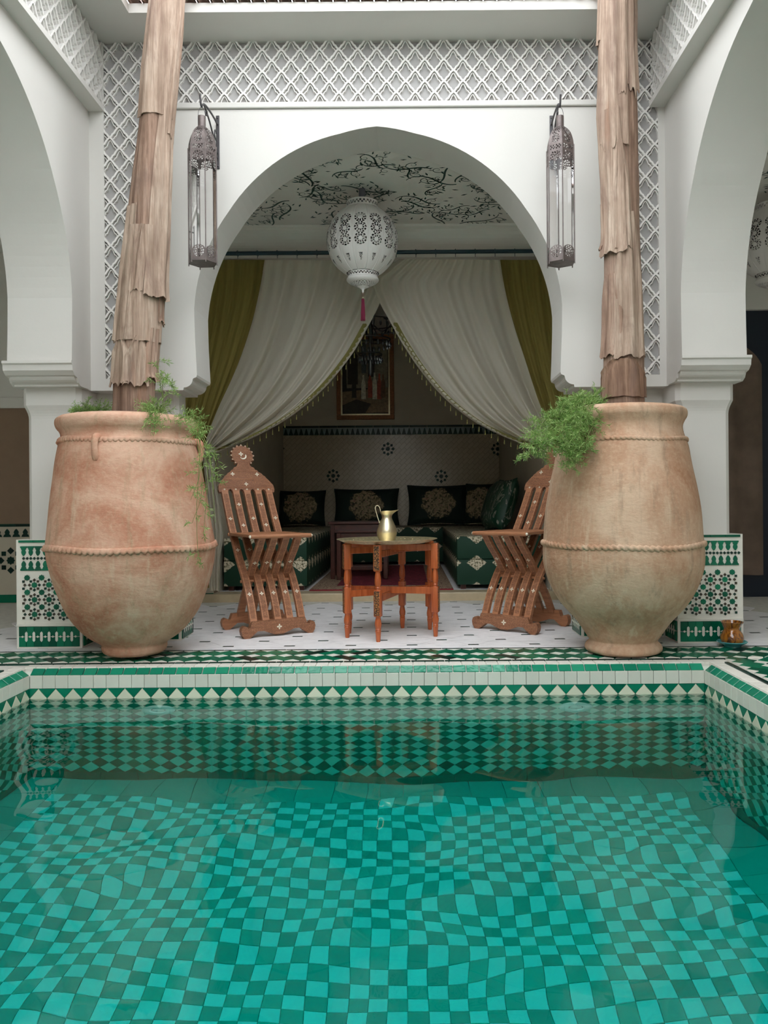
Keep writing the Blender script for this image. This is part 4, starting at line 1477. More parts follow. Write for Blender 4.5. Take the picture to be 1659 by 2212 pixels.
# ------------------------------------------------------------------ dry palm trunks
def trunk(name, path, label, sheaths, seed, z0):
    """path: (y pixel, x centre, half width)"""
    r = random.Random(seed)
    p0 = P(path[0][1], path[0][0], JY)
    base = Vector((p0.x, JY, z0))
    e = empty(name, base)
    keys = []
    for (y, x, hw) in path:
        q = P(x, y, JY)
        keys.append((q.z, q.x, hw * S))
    top = keys[-1]
    sl = (keys[-1][1] - keys[-3][1]) / (keys[-1][0] - keys[-3][0])
    keys += [(3.6, top[1] + sl * (3.6 - top[0]), top[2]), (4.6, top[1] + sl * (4.6 - top[0]), top[2] * 0.92)]
    keys = [(z0, keys[0][1] - 0.0, keys[0][2])] + [k for k in keys if k[0] > z0 + 0.01]
    xt = [(k[0], k[1]) for k in keys]
    rt = [(k[0], k[2]) for k in keys]
    ph = [r.uniform(0, 6) for _ in range(8)]
    N, Mz = 72, 260
    mb = MB()

    def rad(z, a):
        k = interp(rt, z) * 0.93
        return k * (1 + 0.035 * sin(a * 5 + ph[0] + 1.1 * z) + 0.02 * sin(a * 11 + ph[1] + 2.3 * z) + 0.013 * sin(a * 23 + ph[2] + 0.7 * z) + 0.022 * sin(7 * z + ph[3] + 2 * a))
    V, Fc = [], []
    for i in range(Mz + 1):
        z = z0 + (4.6 - z0) * i / Mz
        cx = interp(xt, z)
        for k in range(N):
            a = 2 * pi * k / N
            rr = rad(z, a)
            V.append((cx - base.x + rr * cos(a), rr * sin(a), z - z0))
    for i in range(Mz):
        for k in range(N):
            k2 = (k + 1) % N
            Fc.append((i * N + k, i * N + k2, (i + 1) * N + k2, (i + 1) * N + k))
    Fc.append(tuple(Mz * N + k for k in range(N)))
    mb.add(V, Fc)
    mb.build('stem', 'bark', e, smooth=60)
    # old leaf sheaths wrapped round the stem: (pixel y of ragged foot, top y, centre angle deg, width deg, flare, lift)
    for (yb, yt, ac, aw, flare, mat, jag) in sheaths:
        zb, ztp = P(0, yb, JY).z, P(0, yt, JY).z
        zb, ztp = P(path[0][1], yb, JY).z, P(path[0][1], yt, JY).z
        nu, nv = 26, 30
        jp = [r.uniform(0, 6) for _ in range(3)]
        jags = [0.55 * sin(i * 0.42 + jp[0]) + 0.35 * sin(i * 1.05 + jp[1]) + r.uniform(-0.25, 0.25) for i in range(nu + 1)]
        V, Fc = [], []
        for lay in (0, 1):
            for j in range(nv + 1):
                for i in range(nu + 1):
                    t, u = j / nv, i / nu
                    taper = 1 - 0.75 * max(0, t - 0.55) / 0.45 * (0.6 + 0.4 * sin(ph[4] + ac))
                    a = radians(ac + aw * (u - 0.5) * taper)
                    z = zb + (ztp - zb) * t + (1 - t) ** 6 * jags[i] * jag
                    fl = 0.004 + flare * (1 - t) ** 9 * (0.7 + 0.3 * jags[i]) + 0.004 * sin(u * 17 + ac)
                    fl *= 1 if lay == 0 else 1
                    rr = rad(z, a) / 0.93 * 0.985 + fl - (0.004 if lay else 0)
                    cx = interp(xt, z)
                    V.append((cx - base.x + rr * cos(a), rr * sin(a), z - z0))
        w = nu + 1
        K = w * (nv + 1)
        for j in range(nv):
            for i in range(nu):
                q = (j * w + i, j * w + i + 1, (j + 1) * w + i + 1, (j + 1) * w + i)
                Fc.append(q)
                Fc.append(tuple(K + x for x in reversed(q)))
        for i in range(nu):
            Fc.append((i + 1, i, K + i, K + i + 1))
            a = nv * w + i
            Fc.append((a, a + 1, K + a + 1, K + a))
        for j in range(nv):
            a, b = j * w, (j + 1) * w
            Fc.append((a, b, K + b, K + a))
            a, b = j * w + nu, (j + 1) * w + nu
            Fc.append((b, a, K + a, K + b))
        mb = MB().add(V, Fc)
        mb.build('leaf_sheath', mat, e, smooth=70)
    return tag(e, label, 'palm trunk', 'dry palm trunks')


trunk('palm_trunk', [(905, 287, 46), (870, 290, 46), (838, 291, 47), (800, 293, 48), (740, 298, 48), (700, 301, 48), (640, 306, 46), (560, 313, 46), (500, 318, 45), (440, 322, 44), (380, 327, 42),
                     (300, 334, 37), (250, 339, 36), (150, 347, 37), (60, 356, 37), (0, 361, 36)],
      'leaning dry palm trunk with torn sheaths, growing from the reddish jar',
      [(836, 735, -118, 70, 0.012, 'bark_sheath', 0.014), (838, 735, -68, 62, 0.014, 'bark_sheath', 0.016), (824, 715, -20, 60, 0.016, 'bark', 0.016),
       (744, 500, -78, 165, 0.003, 'bark_sheath', 0.004), (742, 455, -128, 60, 0.004, 'bark_sheath', 0.004), (650, 120, -28, 78, 0.030, 'bark_sheath', 0.006),
       (640, 500, -80, 44, 0.004, 'bark_sheath', 0.008), (700, 600, 2, 50, 0.012, 'bark', 0.012),
       (262, -220, -85, 150, 0.0, 'bark_sheath', 0.004), (300, -100, 0, 60, 0.004, 'bark_sheath', 0.02)], 4, 0.98)
trunk('palm_trunk', [(905, 1346, 47), (880, 1347, 47), (830, 1346, 46), (790, 1346, 45), (700, 1346, 43), (640, 1345, 42), (560, 1343, 41), (480, 1341, 40), (400, 1340, 40), (330, 1336, 41),
                     (250, 1333, 43), (180, 1333, 41), (100, 1333, 39), (40, 1334, 39), (0, 1334, 38)],
      'upright dry palm trunk with peeling bark, growing from the sandy jar',
      [(778, 470, -82, 95, 0.010, 'bark_sheath', 0.012), (774, 600, -145, 80, 0.008, 'bark', 0.012), (556, 250, -140, 95, 0.018, 'bark_sheath', 0.008),
       (550, 320, -100, 50, 0.008, 'bark_sheath', 0.012), (540, 440, 170, 50, 0.020, 'bark', 0.012), (330, -260, -135, 120, 0.0, 'bark_sheath', 0.03),
       (215, -200, -66, 80, 0.003, 'bark_sheath', 0.04), (96, -240, 175, 50, 0.010, 'bark_sheath', 0.01), (862, 782, -105, 175, 0.0, 'bark_raw', 0.004)], 8, 1.02)


# ------------------------------------------------------------------ asparagus ferns
def fern(base, stems, label, seed, dens=1.0):
    """stems: list of point lists (world)"""
    r = random.Random(seed)
    e = empty('asparagus_fern', base)
    st, lf = MB(), MB()
    b = Vector(base)
    for pts in stems:
        pts = [Vector(p) - b for p in pts]
        sp = smooth_path(pts, 10)
        st.tube(sp, [0.0016 * (1.2 - 0.7 * i / len(sp)) for i in range(len(sp))], 5)
        m = len(sp)
        for i in range(2, m):
            for k in range(int(1.0 * dens + r.random())):
                p = sp[i]
                d = (sp[min(i + 1, m - 1)] - sp[i - 1]).normalized()
                side = Vector((r.gauss(0, 1), r.gauss(0, 1), r.gauss(0, 0.6)))
                side = (side - d * side.dot(d)).normalized()
                ln = r.uniform(0.02, 0.06)
                tip = p + side * ln + d * ln * 0.4
                st.tube([p, tip], [0.0008, 0.0005], 3, caps=False)
                for q in range(6):
                    c = p.lerp(tip, 0.2 + 0.8 * q / 5)
                    for w in range(3):
                        nd = Vector((r.gauss(0, 1), r.gauss(0, 1), r.gauss(0, 1) + 0.2)).normalized() * 0.7 + (side + d * 0.5) * 0.5
                        nd = nd.normalized() * r.uniform(0.014, 0.026)
                        wv = nd.cross(Vector((r.gauss(0, 1), r.gauss(0, 1), r.gauss(0, 1)))).normalized() * 0.0016
                        lf.add([c, c + nd * 0.45 + wv, c + nd, c + nd * 0.45 - wv], [(0, 1, 2, 3)])
    st.build('stems', 'fern_stem', e)['kind'] = 'stuff'
    o = lf.build('needles', 'fern', e)
    o['kind'] = 'stuff'
    return tag(e, label, 'plant', 'asparagus ferns')


def px_stem(pts):
    return [P(x, y, d) for x, y, d in pts]


r = random.Random(3)
stems = []
for k in range(34):                          # bush spilling over the left of the sandy jar
    x1 = r.uniform(1165, 1285)
    y1 = interp([(1165, 960), (1200, 940), (1240, 930), (1290, 930)], x1) + r.uniform(-45, 45)
    dd = r.uniform(-0.12, 0.12)
    stems.append(px_stem([(1275, 915, 3.52), ((1275 + x1) / 2, r.uniform(862, 895), 3.46 + dd / 2), (x1, y1, 3.34 + dd)]))
for x1, y1 in ((1225, 985), (1228, 1010), (1240, 1000), (1215, 970), (1142, 985), (1160, 970), (1175, 960), (1205, 950), (1265, 960), (1232, 965)):
    stems.append(px_stem([(1268, 912, 3.50), (x1 + 22, 905, 3.36), (x1 + 4, (905 + y1) / 2 + 10, 3.26), (x1, y1, 3.24)]))
for x1, y1 in ((1282, 850), (1290, 862), (1262, 868), (1248, 872)):
    stems.append(px_stem([(1282, 912, 3.52), (1285, 885, 3.50), (x1, y1, 3.46)]))
fern(P(1282, 925, 3.52), stems, 'dense bright green asparagus fern spilling over the left rim of the sandy jar', 21, 1.3)
stems = []
for k in range(10):
    x1, y1 = r.uniform(312, 375), r.uniform(868, 960)
    stems.append(px_stem([(335, 915, 3.45), ((335 + x1) / 2, 875, 3.38), (x1, y1, 3.25 + r.uniform(-0.02, 0.05))]))
stems.append(px_stem([(352, 915, 3.45), (352, 868, 3.40), (345, 820, 3.38), (340, 790, 3.37), (346, 775, 3.37)]))
stems.append(px_stem([(352, 880, 3.40), (352, 820, 3.38), (365, 822, 3.37), (380, 845, 3.36), (383, 858, 3.36)]))
stems.append(px_stem([(346, 800, 3.38), (358, 808, 3.37), (372, 830, 3.36)]))
for (xa, xb, xc, yb, yc) in ((428, 448, 440, 1020, 1150), (436, 452, 462, 990, 1060), (430, 436, 415, 1060, 1130), (440, 455, 465, 1000, 1130), (432, 425, 428, 1100, 1215), (425, 432, 412, 1020, 1080)):
    stems.append(px_stem([(385, 905, 3.44), (415, 900, 3.36), (xa, 945, 3.28), (xb, yb, 3.18), (xc, yc, 3.14)]))
fern(P(350, 925, 3.45), stems, 'wispy asparagus fern trailing down the right side of the reddish jar', 33, 0.32)
stems = []
for k in range(12):
    x1, y1 = r.uniform(160, 238), r.uniform(868, 900)
    stems.append(px_stem([(200, 925, 3.72), ((200 + x1) / 2, 890, 3.74), (x1, y1, 3.75 + r.uniform(-0.03, 0.03))]))
fern(P(200, 928, 3.72), stems, 'small tuft of asparagus fern behind the left rim of the reddish jar', 41, 0.6)


# ------------------------------------------------------------------ inlaid folding chairs
FLOWER = {}


def flower(parent, c, u, v, n, s):
    """four pearl petals lying on a face"""
    if 'm' not in FLOWER:
        mb = MB()
        vs, fs = [(0, 0, 1)], []
        for k in range(4):
            a = k * pi / 2
            o = len(vs)
            for (p, q) in ((0.55, 0.34), (1.15, 0), (0.55, -0.34)):
                vs.append((p * cos(a) - q * sin(a), p * sin(a) + q * cos(a), 1))
            for (p, q) in ((0.55, 0.34), (1.15, 0), (0.55, -0.34)):
                vs.append((p * cos(a) - q * sin(a), p * sin(a) + q * cos(a), -2))
            fs += [(0, o + 2, o + 1, o), (0, o + 2, o + 1)][:1] + [(o, o + 1, o + 4, o + 3), (o + 1, o + 2, o + 5, o + 4)]
        fs = [tuple(reversed(f)) if i % 3 == 0 else f for i, f in enumerate(fs)]
        fs = [(f[0], f[3], f[2], f[1]) if len(f) == 4 and f[0] == 0 else f for f in fs]
        FLOWER['m'] = mb.add(vs, fs).mesh('pearl_flower', 'pearl')
    o = bpy.data.objects.new('pearl_flower', FLOWER['m'])
    COL.objects.link(o)
    o.parent = parent
    m = frame(c, u, n.cross(u))
    o.matrix_basis = m @ Matrix.Diagonal((s, s, 0.0011, 1))


def sweep(mb, prof, w0, w1, th):
    """plank following prof (d, z), between widths w0 and w1; front of the chair is -y"""
    m = len(prof)
    vs = []
    for i in range(m):
        a, b = Vector(prof[max(i - 1, 0)]), Vector(prof[min(i + 1, m - 1)])
        t = (b - a).normalized()
        n = Vector((-t.y, t.x)) * th / 2
        p = Vector(prof[i])
        for q in (p + n, p - n):
            for w in (w0, w1):
                vs.append((w, -q.x, q.y))
    fs = []
    for i in range(m - 1):
        o, o2 = 4 * i, 4 * i + 4
        for a, b in ((0, 1), (1, 3), (3, 2), (2, 0)):
            fs.append((o + a, o + b, o2 + b, o2 + a))
    fs += [(0, 2, 3, 1), (4 * m - 4, 4 * m - 3, 4 * m - 1, 4 * m - 2)]
    mb.add(vs, fs)


def chair():
    e = empty('folding_chair')
    back = [(v.x, v.y) for v in smooth_path([(0.140, 0.075, 0), (0.090, 0.180, 0), (0.011, 0.295, 0), (-0.10, 0.410, 0), (-0.195, 0.530, 0), (-0.275, 0.640, 0), (-0.372, 0.79, 0)], 5)]
    front = [(v.x, v.y) for v in smooth_path([(0.185, 0.532, 0), (0.135, 0.47, 0), (0.061, 0.395, 0), (-0.026, 0.290, 0), (-0.12, 0.18, 0), (-0.20, 0.06, 0)], 5)]
    gap = 0.0675

    def point(prof, t):
        i = t * (len(prof) - 1)
        k = min(int(i), len(prof) - 2)
        p = Vector(prof[k]).lerp(Vector(prof[k + 1]), i - k)
        d = (Vector(prof[k + 1]) - Vector(prof[k])).normalized()
        return p, d

    for i in range(5):
        w = (i - 2) * gap
        mb = MB()
        sweep(mb, back, w - 0.019, w + 0.019, 0.022)
        s = mb.build('back_slat', 'chair_wood', e)
        mb = MB()
        sweep(mb, back[1:-1], w - 0.0125, w + 0.0125, 0.0232)
        mb.build('carved_strip', 'carved_chair_wood', s)
        for t in ((0.10, 0.20, 0.50) if False else (0.22, 0.545) + ((0.80,) if i % 2 == 0 else (0.74, 0.90))):
            p, d = point(back, t)
            n2 = Vector((d.y, -d.x))
            if n2.x < 0:
                n2 = -n2
            c = Vector((w, -(p.x + n2.x * 0.0118), p.y + n2.y * 0.0118))
            flower(s, c, Vector((1, 0, 0)), None, Vector((0, -n2.x, n2.y)), 0.011)
    for i in range(4):
        w = (i - 1.5) * gap
        mb = MB()
        sweep(mb, front, w - 0.019, w + 0.019, 0.022)
        s = mb.build('front_slat', 'chair_wood', e)
        mb = MB()
        sweep(mb, front[1:15], w - 0.0125, w + 0.0125, 0.0232)
        mb.build('carved_strip', 'carved_chair_wood', s)
        for t in (0.40,):
            p, d = point(front, t)
            n2 = Vector((d.y, -d.x))
            if n2.x < 0:
                n2 = -n2
            c = Vector((w, -(p.x + n2.x * 0.0118), p.y + n2.y * 0.0118))
            flower(s, c, Vector((1, 0, 0)), None, Vector((0, -n2.x, n2.y)), 0.011)
    # seat: hinged boards with a rounded dowel along the front
    mb = MB()
    mb.bbox(-0.165, 0.165, -0.200, 0.185, 0.528, 0.545, 0.004)
    seat = mb.build('seat', 'chair_wood', e)
    MB().tube([(-0.168, -0.203, 0.534), (0.168, -0.203, 0.534)], 0.0115, 12).build('front_rail', 'chair_wood', e, smooth=40)
    MB().tube([(-0.170, 0.186, 0.534), (0.170, 0.186, 0.534)], 0.0100, 12).build('rear_rail', 'chair_wood', e, smooth=40)
    for s in (-1, 1):
        MB().sphere((s * 0.170, -0.203, 0.534), 0.0085, 10, 6).build('pearl_stud', 'pearl', e, smooth=60)
    # pivot bars through the crossing
    MB().tube([(-0.16, -0.0, 0.285), (0.16, -0.0, 0.285)], 0.008, 10).build('pivot', 'chair_wood', e, smooth=40)
    # sled feet: bracket outline with scrolled ends
    half = [(0, 0.012), (0.02, 0.010), (0.05, 0.020), (0.085, 0.034), (0.12, 0.034), (0.145, 0.014), (0.165, 0.0), (0.190, 0.0), (0.204, 0.018), (0.208, 0.040), (0.203, 0.058),
            (0.190, 0.066), (0.178, 0.062), (0.172, 0.052), (0.160, 0.056), (0.152, 0.078), (0.148, 0.088), (0.06, 0.088), (0, 0.088)]
    out = half + [(-x, z) for x, z in reversed(half[1:-1])]
    for nm, d, mat in (('front_foot', 0.145, 'carved_chair_wood'), ('rear_foot', -0.200, 'chair_wood')):
        mb = MB()
        mb.prism(out, lambda p, q, t: (p, t, q), -d - 0.019, -d + 0.019)
        o = mb.build(nm, mat, e)
        if d > 0:
            flower(o, Vector((0, -d - 0.019, 0.050)), Vector((1, 0, 0)), Vector((0, 0, 1)), Vector((0, -1, 0)), 0.014)
    # crest board with a scalloped finial
    base = Vector((0, 0.365, 0.772))
    up = Vector((0, 0.115, 0.290)).normalized()
    nf = Vector((0, -up.z, up.y))
    H = 0.312
    half = [(0.167, 0.0), (0.171, 0.05), (0.168, 0.14), (0.150, 0.22), (0.128, 0.30), (0.122, 0.335), (0.112, 0.35), (0.104, 0.39), (0.086, 0.42), (0.080, 0.455), (0.066, 0.47), (0.062, 0.51),
            (0.046, 0.53), (0.038, 0.57), (0.036, 0.615)]
    pts = [(x, y * H) for x, y in half]
    R = 0.068
    c0 = 0.615 * H + 0.046
    N = 60
    for k in range(N + 1):
        a = -0.90 + (2 * pi - 2 * (pi / 2 - 0.90)) * 0 + k * (pi + 1.8) / N
        rr = R * (1 + 0.10 * cos(16 * a))
        x, y = rr * cos(a), c0 + rr * sin(a)
        if x >= 0.0:
            pts.append((x, y))
    left = [(-x, y) for x, y in reversed(pts) if x > 1e-6]
    foot = []
    for i in range(4):                                   # little pointed notches between the slats
        w = (i - 1.5) * gap
        foot += [(w - 0.014, 0), (w - 0.010, 0.012), (w, 0.020), (w + 0.010, 0.012), (w + 0.014, 0)]
    outline = pts + left + foot
    mb = MB()
    mb.prism(outline, lambda p, q, t: tuple(base + Vector((p, 0, 0)) + up * q + nf * t), -0.010, 0.012)
    cr = mb.build('crest', 'carved_chair_wood', e)
    fl = MB()
    X = Vector((1, 0, 0))

    def on(p, q):
        return base + X * p + up * q + nf * 0.012
    for p, q, s in ((0.075, 0.37 * H, 0.012), (-0.075, 0.37 * H, 0.012), (0.0, 0.165 * H, 0.012), (-0.008, c0 + 0.010, 0.014)):
        flower(cr, on(p, q), X, up, nf, s)
    for i in range(5):
        flower(cr, on((i - 2) * gap, 0.055 * H), X, up, nf, 0.006)
    arc = [on(0.004 + 0.021 * cos(a), c0 - 0.004 + 0.021 * sin(a)) for a in [(-2.6 + k * 0.27) for k in range(12)]]
    inn = [on(0.000 + 0.018 * cos(a), c0 + 0.001 + 0.019 * sin(a)) for a in [(-2.6 + k * 0.27) for k in range(12)]]
    fl.add([p + nf * 0.0012 for p in arc + inn], [(i, i + 1, 13 + i, 12 + i) for i in range(11)])
    for k in range(16):
        a = 2 * pi * (k + 0.0) / 16
        if -0.8 > sin(a):
            continue
        MB().sphere(on(R * cos(a), c0 + R * sin(a)) - nf * 0.002, 0.0042, 8, 5).build('pearl_bead', 'pearl', cr)
    fl.build('pearl_crescent', 'pearl', cr)
    # plain carved border lines on the crest
    for q, w in ((0.10, 0.165), (0.27, 0.135), (0.44, 0.078)):
        a, b = on(-w, q * H), on(w, q * H)
        MB().tube([a, b], 0.0022, 6).build('carved_line', 'chair_wood', cr)
    return e


ch = chair()
tag(ch, 'carved folding chair inlaid with pearl beside the reddish jar, round finial in full view', 'chair', 'inlaid folding chairs')
ch.location = (-0.77, 4.245, 0)
ch.rotation_euler = (0, 0, radians(30))
ch2 = copy_tree(ch)
tag(ch2, 'carved folding chair inlaid with pearl, half hidden behind the sandy jar', 'chair', 'inlaid folding chairs')
ch2.location = (0.622, 4.31, 0)
ch2.rotation_euler = (0, 0, radians(-39))


# ------------------------------------------------------------------ folding tray table, tray and jug
TX, TY = -0.085, 4.115
tb = empty('tray_stand', (TX, TY, 0))
LEGS = [(-0.068, -0.215, 0.06), (-0.235, -0.085, 0.9), (0.228, -0.07, -0.9), (0.052, 0.215, 0.06), (0.205, 0.155, 0.9), (-0.235, 0.050, -0.9)]
foot = [(0.011, 0.0), (0.0125, 0.004), (0.0165, 0.050), (0.0175, 0.056), (0.0150, 0.060), (0.0180, 0.064), (0.0150, 0.068), (0.0185, 0.078), (0.0200, 0.092), (0.0160, 0.112), (0.0140, 0.122), (0.0175, 0.130)]
neck = [(0.0175, 0.262), (0.0150, 0.268), (0.0190, 0.274), (0.0155, 0.280), (0.0200, 0.294), (0.0205, 0.315), (0.0165, 0.345), (0.0145, 0.352), (0.0180, 0.360)]
mesh_leg = None
for i, (lx, ly, rz) in enumerate(LEGS):
    if mesh_leg is None:
        mb = MB()
        mb.lathe([(0.0005, 0.0)] + [(q * 0.88, z) for q, z in foot], 20)
        mb.lathe([(q * 0.82, z) for q, z in neck], 20)
        mb.bbox(-0.0185, 0.0185, -0.0185, 0.0185, 0.128, 0.264, 0.004)
        mb.bbox(-0.0185, 0.0185, -0.0185, 0.0185, 0.358, 0.492, 0.004)
        mesh_leg = mb.mesh('leg', 'table_wood', smooth=35)
        mb = MB()
        for z0, z1 in ((0.134, 0.258), (0.364, 0.486)):
            mb.bbox(-0.0145, 0.0145, -0.0205, -0.018, z0, z1, 0.001)
        mesh_carv = mb.mesh('carved_panel', 'table_carved')
    a = atan2(ly, lx) + pi / 2
    o = bpy.data.objects.new('leg', mesh_leg)
    COL.objects.link(o)
    o.parent = tb
    o.location = (lx, ly, 0)
    o.rotation_euler = (0, 0, a)
    c = bpy.data.objects.new('carved_panel', mesh_carv)
    COL.objects.link(c)
    c.parent = o
for k, (i, j) in enumerate(((0, 3), (1, 4), (2, 5))):
    a, b = Vector((*LEGS[i][:2], 0)), Vector((*LEGS[j][:2], 0))
    d = (b - a).normalized()
    m = Matrix.Translation((a + b) / 2) @ Matrix.Rotation(atan2(d.y, d.x), 4, 'Z')
    L = (b - a).length / 2 - 0.015
    for z, h in ((0.425 + 0.014 * k, 0.034), (0.200 + 0.012 * k, 0.036)):
        mb = MB()
        mb.bbox(-L, L, -0.009, 0.009, z, z + h, 0.002, m)
        mb.build('rail', 'table_wood', tb)
tag(tb, 'reddish wood folding tray stand with turned legs and carved panels', 'table')
mb = MB()
mb.lathe([(0.001, 0.0), (0.205, 0.0), (0.225, 0.003), (0.245, 0.011), (0.262, 0.019), (0.268, 0.0195), (0.270, 0.021), (0.268, 0.0225), (0.261, 0.0222), (0.243, 0.0145), (0.223, 0.0065), (0.204, 0.004), (0.001, 0.004)], 96)
rim = MB()
tr = empty('brass_tray', (TX - 0.026, TY, 0.4925))
mb.build('dish', 'tray', tr, smooth=40)
rm = MB()
for k in range(60):
    a = 2 * pi * k / 60
    rm.sphere((0.233 * cos(a), 0.233 * sin(a), 0.0105), 0.0042, 6, 4, (1, 1, 0.5))
rm.build('embossed_border', 'tray', tr, smooth=60)['kind'] = 'stuff'
tag(tr, 'round aged brass tray lying on the folding stand', 'tray')

jug = empty('brass_jug', (TX - 0.026, TY, 0.4967))
prof = [(0.001, 0.0), (0.034, 0.0), (0.038, 0.003), (0.047, 0.022), (0.0535, 0.045), (0.053, 0.062), (0.046, 0.085), (0.036, 0.108), (0.0285, 0.124), (0.0275, 0.134), (0.030, 0.148), (0.036, 0.160), (0.0385, 0.166)]
inn = [(0.0365, 0.166), (0.034, 0.160), (0.028, 0.148), (0.0255, 0.134), (0.0265, 0.122), (0.020, 0.1)]
mb = MB()
sm = [(v.x, v.y) for v in smooth_path([(a, b, 0) for a, b in prof], 4)]
mb.lathe(sm + inn, 48)
vs = []
for x, y, z in mb.v:
    k = max(0, (z - 0.135) / 0.032)
    a = atan2(y, x)
    lip = max(0, cos(a)) ** 6
    back = max(0, -cos(a)) ** 2
    vs.append((x + k * k * lip * 0.030, y * (1 - 0.25 * k * lip), z + k * lip * 0.006 - k * back * 0.004))
mb.v = vs
mb.build('body', 'brass', jug, smooth=60)
hp = smooth_path([(-0.0375, 0, 0.100), (-0.047, 0, 0.128), (-0.056, 0, 0.160), (-0.061, 0, 0.180), (-0.056, 0, 0.193), (-0.044, 0, 0.193), (-0.036, 0, 0.180), (-0.033, 0, 0.163)], 6)
hm = MB()
m = len(hp)
V = []
for i, p in enumerate(hp):
    t = (hp[min(i + 1, m - 1)] - hp[max(i - 1, 0)]).normalized()
    n = Vector((-t.z, 0, t.x))
    for s in (-1, 1):
        for q in (-0.0018, 0.0018):
            V.append(p + n * q + Vector((0, s * 0.008, 0)))
Fc = []
for i in range(m - 1):
    o = 4 * i
    for a, b in ((0, 1), (1, 3), (3, 2), (2, 0)):
        Fc.append((o + a, o + 4 + a, o + 4 + b, o + b))
hm.add(V, Fc)
hm.build('handle', 'brass', jug, smooth=50)
tag(jug, 'tall brushed brass jug with a looped handle on the tray', 'jug')


# ------------------------------------------------------------------ glazed burner on its saucer
bc = P(1571, 1385, 3.76)
bx, by = bc.x, 3.705
so = empty('saucer', (bx, by, 0.001))
MB().lathe([(0.001, 0.0), (0.040, 0.0), (0.043, 0.004), (0.050, 0.010), (0.066, 0.018), (0.071, 0.024), (0.068, 0.026), (0.060, 0.021), (0.042, 0.012), (0.001, 0.010)], 48).build('dish', 'saucer', so, smooth=50)
tag(so, 'turquoise glazed saucer under the brown pot at the right pier', 'saucer')
po = empty('glazed_pot', (bx, by, 0.0115))
outer = smooth_path([(0.001, 0, 0), (0.040, 0, 0), (0.050, 0.012, 0), (0.0545, 0.030, 0), (0.049, 0.050, 0), (0.038, 0.068, 0), (0.038, 0.080, 0), (0.046, 0.096, 0), (0.052, 0.105, 0)], 4)
MB().lathe([(v.x, max(0, v.y)) for v in outer] + [(0.0525, 0.108), (0.049, 0.109), (0.043, 0.096), (0.034, 0.080), (0.034, 0.068), (0.030, 0.06), (0.001, 0.058)], 48).build('body', 'honey', po, smooth=50)
for k, a in enumerate((-1.9, -1.35, -1.05, -0.7)):
    d, q = Vector((cos(a), sin(a), 0)), Vector((-sin(a), cos(a), 0))
    c = d * 0.0542 + Vector((0, 0, 0.034))
    ln = 0.012
    pl = [c - q * ln + Vector((0, 0, 0.008)), c - Vector((0, 0, 0.006)), c + q * ln * 0.6 - Vector((0, 0, 0.009)), c + Vector((0, 0, 0.001))]
    MB().add(pl, [(0, 1, 2, 3)]).build('vent_slit', 'dark_wood', po)
tag(po, 'small honey brown glazed pot standing on the turquoise saucer', 'pot')


# ------------------------------------------------------------------ wall lanterns on wrought iron brackets
def pierced_face(mb, pts_fn, nu, nv, hole):
    idx = {}

    def vid(i, j):
        if (i, j) not in idx:
            idx[(i, j)] = len(mb.v)
            mb.v.append(tuple(pts_fn(i / nu, j / nv)))
        return idx[(i, j)]
    for j in range(nv):
        for i in range(nu):
            if hole((i + 0.5) / nu, (j + 0.5) / nv):
                continue
            mb.f.append((vid(i, j), vid(i + 1, j), vid(i + 1, j + 1), vid(i, j + 1)))
            mb.mi.append(0)


def rose(p, q, R):
    """pierced rose window pattern: True where the metal is cut away"""
    r, a = hypot(p, q), atan2(q, p)
    if r > R:
        return False
    k = r / R
    if 0.72 < k < 0.95:
        return sin(12 * a) > -0.35
    if 0.42 < k < 0.66:
        return sin(8 * a + 1.0) > -0.2
    if k < 0.32:
        return cos(6 * a) > -0.1 and k > 0.1
    return False


